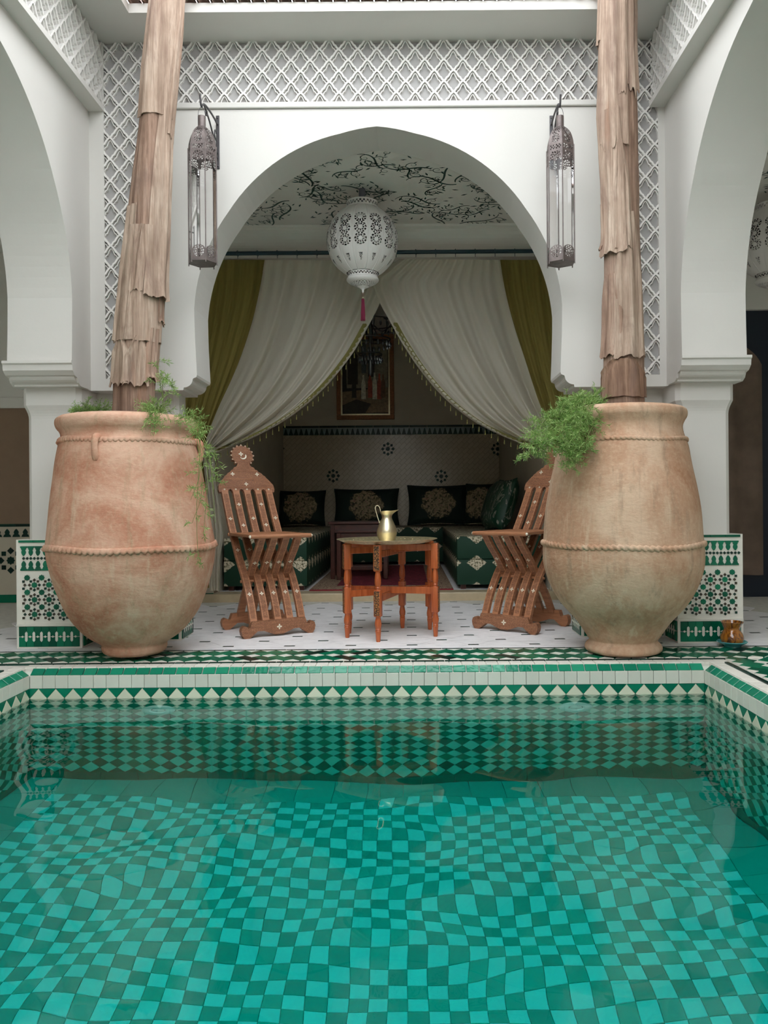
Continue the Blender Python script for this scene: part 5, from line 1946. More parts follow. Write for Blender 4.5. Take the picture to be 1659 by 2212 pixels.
def wall_lantern():
    e = empty('iron_lantern')
    R = 0.072
    H = [Vector((R * cos(pi / 3 * k + pi / 6), R * sin(pi / 3 * k + pi / 6), 0)) for k in range(6)]
    # heights measured from the underside: base 0, crown 0.06, glass to 0.50, collar, dome, chimney
    dome = smooth_path([(1.0, 0.575, 0), (0.94, 0.605, 0), (0.78, 0.640, 0), (0.52, 0.666, 0), (0.27, 0.682, 0)], 5)
    cap = MB()
    for k in range(6):
        a, b = H[k], H[(k + 1) % 6]

        def fn(u, v):
            q = dome[0].lerp(dome[-1], 0)
            i = v * (len(dome) - 1)
            m = min(int(i), len(dome) - 2)
            q = dome[m].lerp(dome[m + 1], i - m)
            p = a.lerp(b, u) * q.x
            return Vector((p.x, p.y, q.y))
        pierced_face(cap, fn, 22, 34, lambda u, v: 0.12 < u < 0.88 and 0.06 < v < 0.85 and (rose((u - 0.5) * 1.0, (v - 0.25) * 1.5, 0.30) or (v > 0.45 and sin(u * 34) * sin(v * 46) > 0.15)))
    cap.build('pierced_cap', 'iron', e)
    col = MB()
    for k in range(6):
        a, b = H[k], H[(k + 1) % 6]

        def fn(u, v):
            p = a.lerp(b, u)
            return Vector((p.x, p.y, 0.488 + 0.087 * v))

        def hole(u, v):
            if v < 0.14 and v < 0.14 * abs(cos(u * pi)) ** 0.5:
                return True
            return 0.08 < u < 0.92 and v < 0.60 and rose(u - 0.5, (v - 0.30) * 1.15, 0.40) or (0.08 < u < 0.92 and 0.72 < v < 0.95 and sin(u * 30) * sin(v * 40) > 0.1)
        pierced_face(col, fn, 24, 24, hole)
    col.build('pierced_collar', 'iron', e)
    cro = MB()
    for k in range(6):
        a, b = H[k], H[(k + 1) % 6]

        def fn(u, v):
            p = a.lerp(b, u)
            return Vector((p.x, p.y, 0.008 + 0.072 * v))

        def hole(u, v):
            top = 0.55 + 0.42 * sqrt(max(0, 1 - (2 * u - 1) ** 2 / 0.9))
            if v > top:
                return True
            return 0.08 < u < 0.92 and 0.14 < v and rose(u - 0.5, (v - 0.52) * 0.95, 0.40)
        pierced_face(cro, fn, 24, 24, hole)
    cro.build('pierced_crown', 'iron', e)
    fl = MB()
    n = 6
    fl.add([(p.x * 1.02, p.y * 1.02, z) for z in (0.0, 0.010) for p in H], [tuple(range(5, -1, -1)), tuple(range(6, 12))] + [(i, (i + 1) % 6, 6 + (i + 1) % 6, 6 + i) for i in range(6)])
    fl.build('base_plate', 'iron', e)
    for k in range(6):
        p = H[k]
        rp = MB().tube([(p.x, p.y, -0.010), (p.x, p.y, 0.578)], 0.0028, 8)
        rp.build('corner_post', 'iron', e)
        q = H[(k + 1) % 6]
        g = MB()
        s = 0.985
        g.add([(p.x * s, p.y * s, 0.012), (q.x * s, q.y * s, 0.012), (q.x * s, q.y * s, 0.50), (p.x * s, p.y * s, 0.50)], [(0, 1, 2, 3)])
        g.build('glass_pane', 'glass', e)
    MB().lathe([(0.0195, 0.676), (0.0195, 0.734), (0.0165, 0.734), (0.0165, 0.676)], 20).build('chimney', 'iron', e, smooth=40)
    loop = [(0.018 * cos(pi * k / 10), 0, 0.728 + 0.052 * sin(pi * k / 10) ** 0.8) for k in range(11)]
    MB().tube(loop, 0.0013, 6).build('hanging_wire', 'black_iron', e)
    MB().lathe([(0.001, 0.012), (0.022, 0.012), (0.025, 0.075), (0.0235, 0.075), (0.0205, 0.016), (0.001, 0.016)], 24).build('candle_glass', 'glass', e, smooth=40)
    return e


def bracket():
    """origin at the plate on the wall; arm runs out along -y"""
    e = empty('iron_bracket')
    MB().bbox(-0.0085, 0.0085, -0.006, 0.0, -0.135, 0.135, 0.002).build('plate', 'black_iron', e)
    for z in (-0.122, 0.122):
        MB().sphere((0, -0.007, z), 0.005, 8, 5, (1, 0.5, 1)).build('bolt', 'black_iron', e, smooth=60)

    def sc(c, r0, r1, a0, a1, n=26):
        return [(0, c[0] + (r0 + (r1 - r0) * i / n) * cos(a0 + (a1 - a0) * i / n), c[1] + (r0 + (r1 - r0) * i / n) * sin(a0 + (a1 - a0) * i / n)) for i in range(n + 1)]
    arm = smooth_path([(0, -0.004, 0.088), (0, -0.07, 0.096), (0, -0.15, 0.096), (0, -0.205, 0.088), (0, -0.232, 0.068), (0, -0.2385, 0.059), (0, -0.250, 0.066), (0, -0.262, 0.105)], 6)
    MB().tube(arm, 0.0048, 8).build('arm', 'black_iron', e, smooth=50)
    low = smooth_path([(0, -0.004, -0.060), (0, -0.030, -0.040), (0, -0.075, 0.0), (0, -0.13, 0.045), (0, -0.19, 0.078), (0, -0.215, 0.085)], 6)
    MB().tube(low, 0.0042, 8).build('brace', 'black_iron', e, smooth=50)
    s1 = MB()
    s1.tube(sc((-0.032, 0.030), 0.006, 0.034, 0.5, 0.5 + 4.6), 0.0036, 7)
    s1.build('scroll', 'black_iron', e, smooth=50)
    s2 = MB()
    s2.tube(sc((-0.022, -0.062), 0.005, 0.024, 0.8, 0.8 + 4.4), 0.0034, 7)
    s2.build('scroll', 'black_iron', e, smooth=50)
    s3 = MB()
    s3.tube(sc((-0.18, 0.062), 0.005, 0.020, 2.5, 2.5 + 4.6), 0.0034, 7)
    s3.build('scroll', 'black_iron', e, smooth=50)
    return e


lan, brk = wall_lantern(), bracket()
for i, (pxw, pyw, pxl, side) in enumerate(((471, 308, 436, 'left'), (1191, 308, 1212, 'right'))):
    o = lan if i == 0 else copy_tree(lan)
    b = brk if i == 0 else copy_tree(brk)
    w = P(pxw, pyw, YF)
    b.location = (w.x, YF, w.z)
    ly = YF - 0.2385
    top = w.z + 0.0555
    ang = radians(-4.5 if i == 0 else -1.0)
    b.rotation_euler = (0, 0, ang)
    o.location = (w.x + 0.2385 * sin(ang), ly, top - 0.7795 * 0.955)
    o.scale = (0.95, 0.95, 0.955)
    o.rotation_euler = (0, 0, radians(26 if i == 0 else -3))
    tag(o, 'tall six sided iron lantern hanging on the wall to the %s of the arch' % side, 'lantern', 'iron wall lanterns')
    tag(b, 'wrought iron scroll bracket carrying the %s wall lantern' % side, 'bracket', 'scroll brackets')


# ------------------------------------------------------------------ white pierced globe lanterns
def globe():
    e = empty('globe_lantern')
    R = 0.227
    G = 14
    nu, nv = 26, 150
    mb = MB()
    lat0, lat1 = radians(-63), radians(62)

    def fn_g(k):
        def fn(u, v):
            lat = lat0 + (lat1 - lat0) * v
            a = 2 * pi * (k + u) / G
            s = abs(u - 0.5) * 2
            rr = R * (1 - 0.030 * s ** 3) * cos(lat)
            if s > 0.92:
                rr += 0.002
            return Vector((rr * cos(a), rr * sin(a), R * 1.0 * sin(lat)))
        return fn

    def hole(u, v):
        lat = lat0 + (lat1 - lat0) * v
        q = R * lat
        p = (u - 0.5) * 2 * pi * R * cos(lat) / G
        for c in (-0.052, 0.015, 0.082):
            d, a = hypot(p * 0.95, q - c), atan2(q - c, p)
            if d < 0.0365:
                k = d / 0.0365
                if 0.71 < k < 0.985 and sin(11 * a) > -0.5:
                    return True
                if 0.36 < k < 0.64 and sin(9 * a + 2.6) > -0.35:
                    return True
                return False
        if -0.185 < q < -0.135 and abs(p) < 0.002 + (q + 0.185) * 0.20:
            return sin(p * 620) * sin(q * 520) > -0.15
        return False
    for k in range(G):
        pierced_face(mb, fn_g(k), nu, nv, hole)
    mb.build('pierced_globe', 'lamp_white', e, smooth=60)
    rb = MB()
    for k in range(G):
        a = 2 * pi * k / G
        pts = [(R * 0.972 * cos(l) * cos(a), R * 0.972 * cos(l) * sin(a), R * sin(l)) for l in [lat0 + (lat1 - lat0) * i / 30 for i in range(31)]]
        rb.tube(pts, 0.0040, 6, caps=False)
    rb.build('gore_seam', 'lamp_shell', e, smooth=60)
    zc = R * sin(lat0)
    rc = R * cos(lat0)

    def ringed(z0, r0, z1, r1, nu, nv, hole):
        m2 = MB()
        pierced_face(m2, lambda u, v: Vector(((r0 + (r1 - r0) * v) * cos(2 * pi * u), (r0 + (r1 - r0) * v) * sin(2 * pi * u), z0 + (z1 - z0) * v)), nu, nv, hole)
        return m2
    dots = lambda n: (lambda u, v: 0.25 < v < 0.78 and sin(u * 2 * pi * n) * (1 if int(v * 4) % 2 else -1) > 0.1)
    ringed(zc, rc * 0.93, zc - 0.030, rc * 0.93, 220, 12, dots(30)).build('lower_collar', 'lamp_shell', e, smooth=60)
    cup = MB()
    cup.lathe([(rc * 0.93, zc - 0.030), (rc * 0.98, zc - 0.034), (rc * 1.00, zc - 0.042), (rc * 0.96, zc - 0.050), (rc * 0.86, zc - 0.058)], 48)
    cup.build('cup', 'lamp_shell', e, smooth=60)
    ringed(zc - 0.058, rc * 0.86, zc - 0.090, rc * 0.25, 200, 26, lambda u, v: 0.1 < v < 0.85 and sin(u * 2 * pi * 22) * sin(v * 19) > 0.25).build('pierced_base', 'lamp_shell', e, smooth=60)
    MB().lathe([(rc * 0.25, zc - 0.090), (0.012, zc - 0.099), (0.006, zc - 0.106), (0.0075, zc - 0.112), (0.004, zc - 0.120), (0.001, zc - 0.124)], 20).build('finial', 'lamp_shell', e, smooth=60)
    zt = R * sin(lat1)
    ringed(zt, R * cos(lat1) * 0.98, zt + 0.045, R * cos(lat1) * 0.93, 220, 12, dots(28)).build('upper_collar', 'lamp_shell', e, smooth=60)
    MB().lathe([(R * cos(lat1) * 0.93, zt + 0.045), (0.05, zt + 0.062), (0.036, zt + 0.066)], 40).build('cap', 'lamp_shell', e, smooth=60)
    ts = MB().tube([(0, 0, zc - 0.122), (0, 0, zc - 0.152)], 0.0012, 6)
    tas = ts.build('tassel', 'burgundy', e)
    MB().sphere((0, 0, zc - 0.152), 0.007, 10, 8).build('bead', 'brass', tas, smooth=60)
    MB().lathe([(0.0075, zc - 0.166), (0.0085, zc - 0.180), (0.0078, zc - 0.182)], 16).build('tassel_cap', 'brass', tas, smooth=60)
    sk = MB()
    for k in range(30):
        a = 2 * pi * k / 30
        sk.tube([(0.007 * cos(a), 0.007 * sin(a), zc - 0.160), (0.0105 * cos(a), 0.0105 * sin(a), zc - 0.22), (0.0125 * cos(a), 0.0125 * sin(a), zc - 0.292 - 0.003 * (k % 3))], 0.0019, 5)
    sk.build('tassel_skirt', 'burgundy', tas)
    return e, zt


gl, gzt = globe()
gp = P(783, 522, 4.86)
gl.location = (gp.x, 4.86, gp.z)
st = MB().lathe([(0.021, 0.0), (0.021, ZG - gp.z - gzt - 0.064)], 20, Matrix.Translation((0, 0, gzt + 0.064)))
st.build('ceiling_stem', 'lamp_grey', gl, smooth=50)
tag(gl, 'white pierced globe lantern with a burgundy tassel hanging in the main arch', 'lantern', 'globe lanterns')
g2 = copy_tree(gl)
g2.location = (2.36, 4.95, gp.z)
tag(g2, 'white pierced globe lantern in the right gallery, cut by the picture edge', 'lantern', 'globe lanterns')


# ------------------------------------------------------------------ curtain rod and curtains
YC = 5.42
ra, rb_ = P(330, 549, YC), P(1320, 546, YC)
rod = empty('curtain_rod', (ra.x, YC, ra.z))
MB().tube([(0, 0, 0), (rb_.x - ra.x, 0, 0)], 0.014, 14).build('pole', 'rod', rod, smooth=50)
for x in (0.0, rb_.x - ra.x):
    MB().sphere((x, 0, 0), 0.024, 14, 10).build('finial', 'rod', rod, smooth=60)
    MB().tube([(x, 0.0, 0.0), (x, 0.19, 0.0)], 0.008, 8).build('wall_bracket', 'rod', rod, smooth=50)
zrod = ra.z
tag(rod, 'dark teal curtain rod spanning the back of the gallery', 'curtain rod')
ringm = None
for k in range(22):
    x = 0.18 + k * (rb_.x - ra.x - 0.3) / 21
    mb = MB()
    mb.tube([(0.0185 * cos(a * pi / 8) * 0.2, 0.0185 * cos(a * pi / 8), 0.0185 * sin(a * pi / 8)) for a in range(17)], 0.0022, 6, caps=False)
    mb.tube([(0, 0, -0.018), (0, 0, -0.036)], 0.002, 5)
    if ringm is None:
        ringm = mb.mesh('ring', 'rod')
    o = bpy.data.objects.new('ring', ringm)
    COL.objects.link(o)
    o.parent = rod
    o.location = (x, 0, 0)


def px_curve(tab, n):
    return [(v.x, v.y) for v in smooth_path([(a, b, 0) for a, b in tab], n)]


def resample(pts, m):
    L = [0]
    for a, b in zip(pts, pts[1:]):
        L.append(L[-1] + hypot(b[0] - a[0], b[1] - a[1]))
    out = []
    for i in range(m + 1):
        t = L[-1] * i / m
        k = 0
        while k < len(L) - 2 and L[k + 1] < t:
            k += 1
        f = (t - L[k]) / max(1e-9, L[k + 1] - L[k])
        out.append((pts[k][0] + (pts[k + 1][0] - pts[k][0]) * f, pts[k][1] + (pts[k + 1][1] - pts[k][1]) * f))
    return out


def drape(name, inner, outer, d0, folds, amp, mat, label, group, gather=0.0, pull=0.12, seed=1):
    """cloth between two edge lines given top to bottom; folds run down the cloth"""
    rr = random.Random(seed)
    NV, NUx = 70, 150
    ci, co = resample(px_curve(inner, 8), NV), resample(px_curve(outer, 8), NV)
    ph = [rr.uniform(0, 6) for _ in range(4)]

    def fn(u, v):
        j = v * NV
        k = min(int(j), NV - 1)
        f = j - k
        a = (ci[k][0] + (ci[k + 1][0] - ci[k][0]) * f, ci[k][1] + (ci[k + 1][1] - ci[k][1]) * f)
        b = (co[k][0] + (co[k + 1][0] - co[k][0]) * f, co[k][1] + (co[k + 1][1] - co[k][1]) * f)
        x, y = a[0] + (b[0] - a[0]) * u, a[1] + (b[1] - a[1]) * u
        y += 18 * sin(pi * u) * sin(pi * v) * pull / 0.12
        w = 0.25 + 0.75 * min(1, v * 1.6)
        dep = amp * w * (sin(2 * pi * folds * u + ph[0] + 1.2 * v) + 0.45 * sin(2 * pi * folds * 1.9 * u + ph[1]) + 0.10 * sin(2 * pi * folds * 4.1 * u + ph[2] + 2 * v))
        dep += amp * 0.6 * (1 - w) * sin(2 * pi * folds * 3 * u)
        return P(x, y, d0 + dep)
    mb = MB()
    mb.grid(NUx, NV, fn)
    top = fn(0.5, 0)
    o = empty(name, (top.x, d0, top.z))
    mb.v = [(x - top.x, y - d0, z - top.z) for x, y, z in mb.v]
    c = mb.build('cloth', mat, o, smooth=180)
    # turned heading along the top
    hd = MB()
    hd.grid(80, 4, lambda u, v: fn(u, 0.0 + 0.06 * v) + Vector((0, -0.006, 0.0)))
    hd.v = [(x - top.x, y - d0, z - top.z) for x, y, z in hd.v]
    hd.build('heading', mat, o, smooth=180)
    tag(o, label, 'curtain', group)
    return o, fn, top


LI = [(852, 562), (838, 610), (822, 652), (797, 702), (757, 770), (697, 842), (625, 902), (545, 946), (475, 974), (446, 986)]
LO = [(572, 562), (562, 620), (546, 690), (524, 760), (500, 820), (472, 880), (452, 930), (442, 960), (436, 975), (432, 982)]
RI = [(862, 560), (826, 585), (806, 606), (820, 652), (840, 690), (868, 740), (908, 800), (958, 858), (1020, 908), (1090, 944), (1160, 970), (1194, 977)]
RO = [(1080, 562), (1086, 600), (1094, 640), (1104, 680), (1117, 725), (1132, 770), (1148, 820), (1163, 865), (1178, 905), (1190, 940), (1198, 958), (1204, 968)]
sl, fl_l, tl = drape('sheer_curtain', LI, LO, 5.40, 4, 0.034, 'sheer', 'white sheer curtain swept to the left, behind the globe lantern', 'sheer curtains', seed=3)
sr, fl_r, trr = drape('sheer_curtain', RI, RO, 5.36, 4, 0.034, 'sheer', 'white sheer curtain swept to the right, towards the sandy jar', 'sheer curtains', seed=9)
OLI = [(590, 562), (580, 640), (556, 720), (525, 800), (492, 870), (465, 930), (450, 985), (446, 1060), (450, 1150), (452, 1270)]
OLO = [(330, 562), (330, 640), (332, 720), (336, 800), (342, 870), (350, 930), (360, 985), (366, 1060), (366, 1150), (366, 1270)]
ORI = [(1064, 562), (1076, 640), (1096, 720), (1122, 800), (1150, 870), (1172, 930), (1186, 985), (1192, 1060), (1192, 1150), (1192, 1275)]
ORO = [(1320, 562), (1318, 640), (1316, 720), (1312, 800), (1306, 870), (1298, 930), (1290, 985), (1284, 1060), (1284, 1150), (1284, 1275)]
drape('olive_curtain', OLI, OLO, 5.49, 6, 0.022, 'olive', 'olive green curtain hanging behind the left sheer curtain', 'olive curtains', pull=0.02, seed=5)
drape('olive_curtain', ORI, ORO, 5.49, 6, 0.022, 'olive', 'olive green curtain hanging behind the right sheer curtain', 'olive curtains', pull=0.02, seed=6)
# tails of the sheers hanging below the tie-backs
TLI = [(470, 978), (464, 1010), (470, 1060), (478, 1110), (482, 1160), (476, 1200), (474, 1240), (474, 1276)]
TLO = [(436, 978), (440, 1010), (446, 1060), (450, 1110), (452, 1160), (452, 1200), (452, 1240), (452, 1276)]
TRI = [(1188, 972), (1180, 1000), (1182, 1040), (1184, 1090), (1186, 1150), (1188, 1200), (1190, 1240), (1190, 1276)]
TRO = [(1208, 972), (1214, 1000), (1222, 1040), (1226, 1090), (1228, 1150), (1228, 1200), (1228, 1240), (1228, 1276)]
for host, ti, to, dd, org in ((sl, TLI, TLO, 5.40, (tl.x, 5.40, tl.z)), (sr, TRI, TRO, 5.36, (trr.x, 5.36, trr.z))):
    ci, co = resample(px_curve(ti, 8), 40), resample(px_curve(to, 8), 40)

    def fnt(u, v):
        k = min(int(v * 40), 40)
        return P(ci[k][0] + (co[k][0] - ci[k][0]) * u, ci[k][1] + (co[k][1] - ci[k][1]) * u, dd + 0.03 + 0.018 * sin(u * 22))
    mb = MB()
    mb.grid(30, 40, fnt)
    mb.v = [(x - org[0], y - org[1], z - org[2]) for x, y, z in mb.v]
    mb.build('tail', 'sheer', host, smooth=180)
    a, b = P(ti[0][0], 976, dd), P(to[0][0], 978, dd)
    tie = MB()
    c = (a + b) / 2 + Vector((0, 0.03, 0))
    tie.tube([(c.x - org[0] + (abs(a.x - b.x) / 2 + 0.012) * cos(t * pi / 10), c.y - org[1] + 0.075 * sin(t * pi / 10), c.z - org[2] + 0.01 * cos(t * pi / 10)) for t in range(21)], 0.010, 8, caps=False)
    tie.build('tie_back', 'sheer', host, smooth=60)
# olive braid and bobbles along the inner edges
for host, fn, org, s0 in ((sl, fl_l, (tl.x, 5.40, tl.z), 0.24), (sr, fl_r, (trr.x, 5.36, trr.z), 0.27)):
    br, dr = MB(), MB()
    m = 150
    e0 = [fn(0.0, s0 + (0.985 - s0) * i / m) for i in range(m + 1)]
    V = []
    for i, p in enumerate(e0):
        v = s0 + (0.985 - s0) * i / m
        wv = 1.0 / max(0.12, abs((fn(1.0, v) - fn(0.0, v)).length))
        sc = 0.024 + 0.012 * abs(sin(i * pi / 4))
        V += [fn(min(0.3, 0.048 * wv), v) + Vector((0, -0.007, 0)), fn(min(0.3, (0.048 - sc) * wv), v) + Vector((0, -0.007, 0))]
        if i % 5 == 2:
            b = p
            dr.tube([b, b + Vector((0, 0, -0.018))], 0.0012, 5)
            dr.sphere(b + Vector((0, 0, -0.024)), 0.0045, 8, 6, (0.8, 0.8, 1.5))
            dr.tube([b + Vector((0, 0, -0.03)), b + Vector((0, 0, -0.050))], [0.003, 0.0045], 6)
    br.add([v - Vector(org) for v in V], [(2 * i, 2 * i + 1, 2 * i + 3, 2 * i + 2) for i in range(m)])
    br.build('braid', 'braid', host)
    dr.v = [(x - org[0], y - org[1], z - org[2]) for x, y, z in dr.v]
    o = dr.build('bobble_fringe', 'braid', host, smooth=60)
    o['kind'] = 'stuff'


# ------------------------------------------------------------------ salon furniture
def banquette(x0, x1, y0, y1, label, name='banquette'):
    e = empty(name, ((x0 + x1) / 2, (y0 + y1) / 2, 0.05))
    hx, hy = (x1 - x0) / 2, (y1 - y0) / 2
    mb = MB()
    mb.bbox(-hx, hx, -hy, hy, 0.035, 0.225, 0.006)
    mb.build('base', 'brocade', e, smooth=40)
    mb = MB()
    mb.bbox(-hx, hx, -hy, hy, 0.2255, 0.400, 0.014)
    mb.build('mattress', 'brocade', e, smooth=40)
    for sx in (-1, 1):
        for sy in (-1, 1):
            MB().box(sx * (hx - 0.05) - 0.02, sx * (hx - 0.05) + 0.02, sy * (hy - 0.05) - 0.02, sy * (hy - 0.05) + 0.02, 0.0, 0.036).build('leg', 'dark_wood', e)
    return tag(e, label, 'banquette', 'green salon banquettes')


banquette(0.37, 1.02, 5.80, 8.10, 'green brocade banquette along the right wall, end facing the court')
banquette(SX0 + 0.03, -0.76, 5.80, 8.10, 'green brocade banquette along the left wall, behind the pearl inlaid chair')
banquette(SX0 + 0.03, 1.02, 8.12, 8.78, 'long green brocade banquette against the back wall of the salon')


def cushion(c, w, h, tilt, rz, mat, label, th=0.10):
    o = empty('cushion', (c[0], c[1], c[2]))
    mb = MB()
    N = 18
    for s in (-1, 1):
        mb.grid(N, N, lambda u, v: ((lambda p, q: ((w / 2) * p * (1 - 0.10 * (1 - abs(p) ** 2) * 0 - 0.07 * (1 - q * q) * (abs(p))), s * th * (max(0, (1 - p ** 4) * (1 - q ** 4))) ** 0.55, (h / 2) * q * (1 - 0.07 * (1 - p * p) * abs(q)) + h / 2))(2 * u - 1, 2 * v - 1)))
    # object coordinates centred on the face
    mb.v = [(x, y, z - h / 2) for x, y, z in mb.v]
    b = mb.build('cover', mat, o, smooth=70, loc=(0, 0, h / 2))
    pip = MB()
    pts = []
    for t in range(0, 65):
        k = t / 16
        i, f = int(k) % 4, k - int(k)
        p, q = [(-1 + 2 * f, -1), (1, -1 + 2 * f), (1 - 2 * f, 1), (-1, 1 - 2 * f)][i]
        pts.append(((w / 2) * p * (1 - 0.07 * (1 - q * q) * abs(p)), 0, (h / 2) * q * (1 - 0.07 * (1 - p * p) * abs(q)) + h / 2))
    pip.tube(pts, 0.006, 6, caps=False)
    pip.build('piping', mat, o)
    o.rotation_euler = (radians(tilt), 0, rz)
    return tag(o, label, 'cushion', 'floral salon cushions')


zs = 0.465
for (xa, xb, yt, lab) in ((600, 704, 1066, 'dark floral cushion on the back banquette, seen between chair and jug'),
                          (722, 862, 1062, 'wide dark floral cushion on the back banquette, directly above the jug'),
                          (880, 1010, 1054, 'dark floral cushion on the back banquette, to the right of the jug'),
                          (514, 592, 1070, 'dark floral cushion on the back banquette behind the inlaid chair back')):
    a, b = P(xa, yt, 8.6), P(xb, yt, 8.6)
    cushion(((a.x + b.x) / 2, 8.50, zs), b.x - a.x, a.z - zs + 0.04, -14, 0, 'cushion', lab, 0.11)
cx = P(1034, 1060, 8.6)
cushion((cx.x, 8.38, zs), 0.40, 0.46, -12, radians(-24), 'cushion', 'dark cushion in the right rear corner of the salon')
cushion((0.78, 7.35, zs), 0.50, 0.46, -18, radians(-84), 'satin', 'shiny green cushion against the right salon wall, nearer the corner')
cushion((0.76, 6.85, zs), 0.50, 0.47, -18, radians(-80), 'satin', 'shiny green cushion leaning behind the half hidden chair')

# carpet
cp = empty('carpet', ((SX0 + SX1) / 2 - 0.02, 6.9, 0.0505))
hw = 0.54
MB().box(-hw, hw, -1.12, 1.15, 0.0, 0.008).build('field', 'carpet', cp)
for nm, x0, x1, y0, y1 in (('border', -hw, hw, -1.12, -0.86), ('border', -hw, -hw + 0.18, -0.86, 1.15), ('border', hw - 0.18, hw, -0.86, 1.15)):
    MB().box(x0, x1, y0, y1, 0.0082, 0.0094).build(nm, 'carpet_border', cp)
MB().box(-hw, hw, -1.15, -1.12, 0.0, 0.009).build('edge_band', 'carpet_edge', cp)
tag(cp, 'dark red patterned carpet on the salon floor', 'carpet')


# nested dark side tables
def side_table(x, y, w, d, h, label):
    e = empty('nesting_table', (x, y, 0.0605))
    MB().bbox(-w / 2, w / 2, -d / 2, d / 2, h - 0.022, h, 0.004).build('top', 'dark_wood', e)
    for sx in (-1, 1):
        for sy in (-1, 1):
            MB().bbox(sx * (w / 2 - 0.035) - 0.018, sx * (w / 2 - 0.035) + 0.018, sy * (d / 2 - 0.035) - 0.018, sy * (d / 2 - 0.035) + 0.018, 0.0, h - 0.022, 0.003).build('leg', 'dark_wood', e)
    for sy in (-1, 1):
        MB().bbox(-w / 2 + 0.045, w / 2 - 0.045, sy * (d / 2 - 0.035) - 0.009, sy * (d / 2 - 0.035) + 0.009, h - 0.085, h - 0.024, 0.003).build('apron', 'dark_wood', e)
    MB().bbox(-w / 2 + 0.045, w / 2 - 0.045, d / 2 - 0.045, d / 2 - 0.025, 0.06, 0.095, 0.003).build('stretcher', 'dark_wood', e)
    return tag(e, label, 'side table', 'nested dark tables')


ta = P(778, 1128, 6.75)
side_table(ta.x, 6.75, 0.52, 0.42, 0.49, 'taller dark wooden nesting table behind the brass jug')
side_table(ta.x - 0.0, 6.62, 0.40, 0.34, 0.42, 'lower dark wooden nesting table tucked under the taller one')

# framed painting
f0, f1 = P(726, 722, YB - 0.02), P(852, 906, YB - 0.02)
pc = empty('framed_painting', ((f0.x + f1.x) / 2, YB - 0.001, f1.z))
w, h = f1.x - f0.x, f0.z - f1.z
fw = 0.062
fr = MB()
for x0, x1, z0, z1 in ((-w / 2, w / 2, 0, fw), (-w / 2, w / 2, h - fw, h), (-w / 2, -w / 2 + fw, fw, h - fw), (w / 2 - fw, w / 2, fw, h - fw)):
    fr.bbox(x0, x1, -0.035, 0.0, z0, z1, 0.008)
fr.build('frame', 'frame', pc)
sp = MB()
for x0, x1, z0, z1 in ((-w / 2 + fw - .012, w / 2 - fw + .012, fw - .012, fw + .004), (-w / 2 + fw - .012, -w / 2 + fw + .004, fw, h - fw), (w / 2 - fw - .004, w / 2 - fw + .012, fw, h - fw)):
    sp.box(x0, x1, -0.037, -0.01, z0, z1)
sp.build('inner_slip', 'brass', pc)
pic = MB()
pic.box(-w / 2 + 0.02, w / 2 - 0.02, -0.012, -0.002, 0.02, h - 0.02)
picture = pic.build('picture', 'pic_dark', pc)


def patch(mat, pts):
    W, Hh = w - 2 * fw, h - 2 * fw
    mb = MB()
    mb.add([(-W / 2 + W * a, -0.0135 - 0.0004 * patch.n, fw + Hh * b) for a, b in pts], [tuple(range(len(pts)))])
    patch.n += 1
    mb.build('painted_shape', mat, picture)


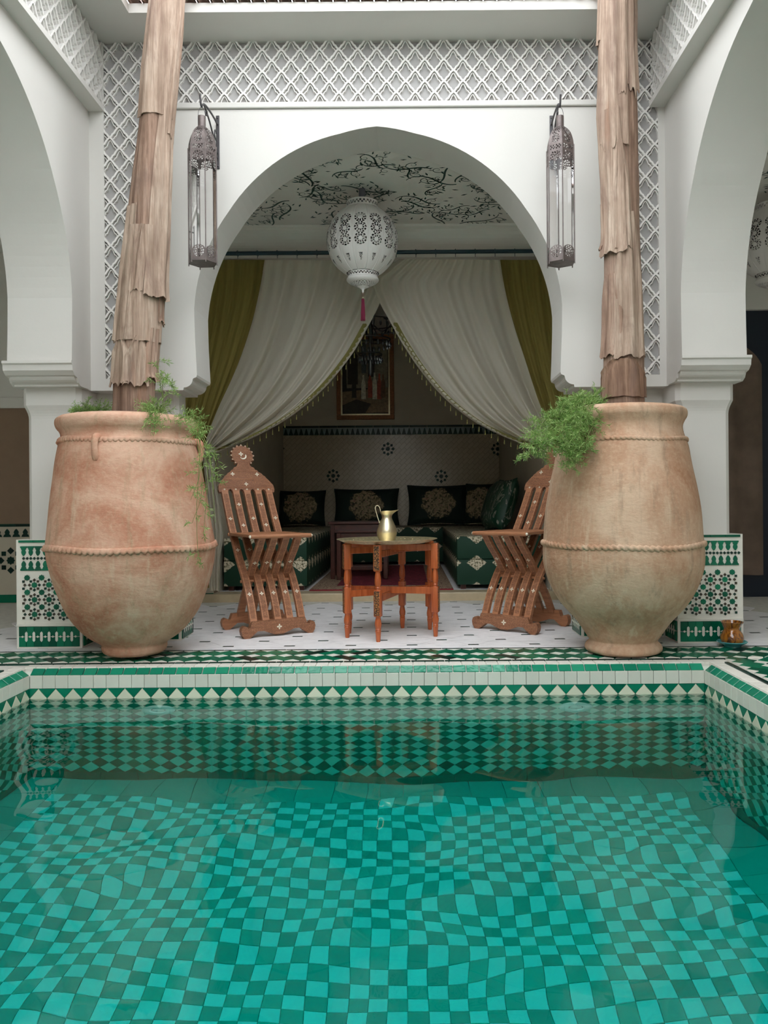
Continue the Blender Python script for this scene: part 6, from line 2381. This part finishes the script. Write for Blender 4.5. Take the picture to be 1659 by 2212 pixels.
patch.n = 0
patch('pic_wall', [(0.1, 0.35), (0.98, 0.35), (0.98, 0.98), (0.1, 0.98)])
patch('pic_dark', [(0.12, 0.4), (0.34, 0.4), (0.34, 0.78), (0.23, 0.92), (0.12, 0.78)])
patch('pic_sky', [(0.42, 0.55), (0.52, 0.55), (0.52, 0.95), (0.42, 0.95)])
patch('pic_dark', [(0.56, 0.5), (0.70, 0.5), (0.70, 0.86), (0.56, 0.86)])
patch('pic_ground', [(0.0, 0.02), (1, 0.02), (1, 0.36), (0.0, 0.30)])
patch('pic_dark', [(0.0, 0.02), (0.5, 0.02), (0.62, 0.14), (0.30, 0.2), (0.0, 0.12)])
for a, b, s, m in ((0.26, 0.22, 1.0, 'pic_dark'), (0.46, 0.20, 1.05, 'pic_white'), (0.60, 0.22, 1.1, 'pic_red'), (0.70, 0.2, 1.15, 'pic_white'), (0.80, 0.2, 1.1, 'pic_red'), (0.88, 0.22, 1.0, 'pic_brown')):
    patch(m, [(a - 0.05, b), (a + 0.05, b), (a + 0.045, b + 0.2 * s), (a + 0.02, b + 0.25 * s), (a + 0.018, b + 0.31 * s), (a - 0.018, b + 0.31 * s), (a - 0.02, b + 0.25 * s), (a - 0.045, b + 0.2 * s)])
tag(pc, 'framed painting of robed figures in a street on the salon wall', 'painting')

# crystal chandelier
ccx = P(800, 770, 7.3)
ZCH = 2.65
cd = empty('chandelier', (ccx.x, 7.3, ZCH))
MB().tube([(0, 0, 0), (0, 0, -0.05)], 0.006, 8).build('chain', 'black_iron', cd)
zc = -0.13
zb = P(800, 812, 7.3).z - ZCH
MB().lathe([(0.010, zc + 0.10), (0.02, zc + 0.05), (0.035, zc), (0.014, zc - 0.1), (0.03, zc - 0.2), (0.010, zc - 0.3), (0.02, zb + 0.03), (0.002, zb)], 16).build('body', 'crystal', cd, smooth=50)
for R, z in ((0.26, zc - 0.10), (0.19, zc - 0.26), (0.11, zc - 0.40)):
    mb = MB()
    mb.tube([(R * cos(2 * pi * k / 40), R * sin(2 * pi * k / 40), z) for k in range(41)], 0.006, 6, caps=False)
    ring = mb.build('ring', 'black_iron', cd)
    dp = MB()
    for k in range(22):
        a = 2 * pi * k / 22
        dp.tube([(R * cos(a), R * sin(a), z), (R * cos(a), R * sin(a), z - 0.03)], 0.001, 4)
        dp.sphere((R * cos(a), R * sin(a), z - 0.055), 0.012, 6, 4, (1, 1, 2.2))
    o = dp.build('crystal_drops', 'crystal', ring)
    o['kind'] = 'stuff'
for k in range(8):
    a = 2 * pi * k / 8 + 0.2
    mb = MB()
    mb.tube(smooth_path([(0.03 * cos(a), 0.03 * sin(a), zc - 0.12), (0.15 * cos(a), 0.15 * sin(a), zc - 0.2), (0.27 * cos(a), 0.27 * sin(a), zc - 0.12), (0.27 * cos(a), 0.27 * sin(a), zc - 0.02)], 5), 0.006, 7)
    arm = mb.build('arm', 'black_iron', cd, smooth=50)
    MB().lathe([(0.004, 0), (0.028, 0.012), (0.03, 0.02)], 14, Matrix.Translation((0.27 * cos(a), 0.27 * sin(a), zc - 0.02))).build('candle_cup', 'crystal', arm, smooth=50)
tag(cd, 'dark crystal chandelier hanging in front of the salon painting', 'chandelier')
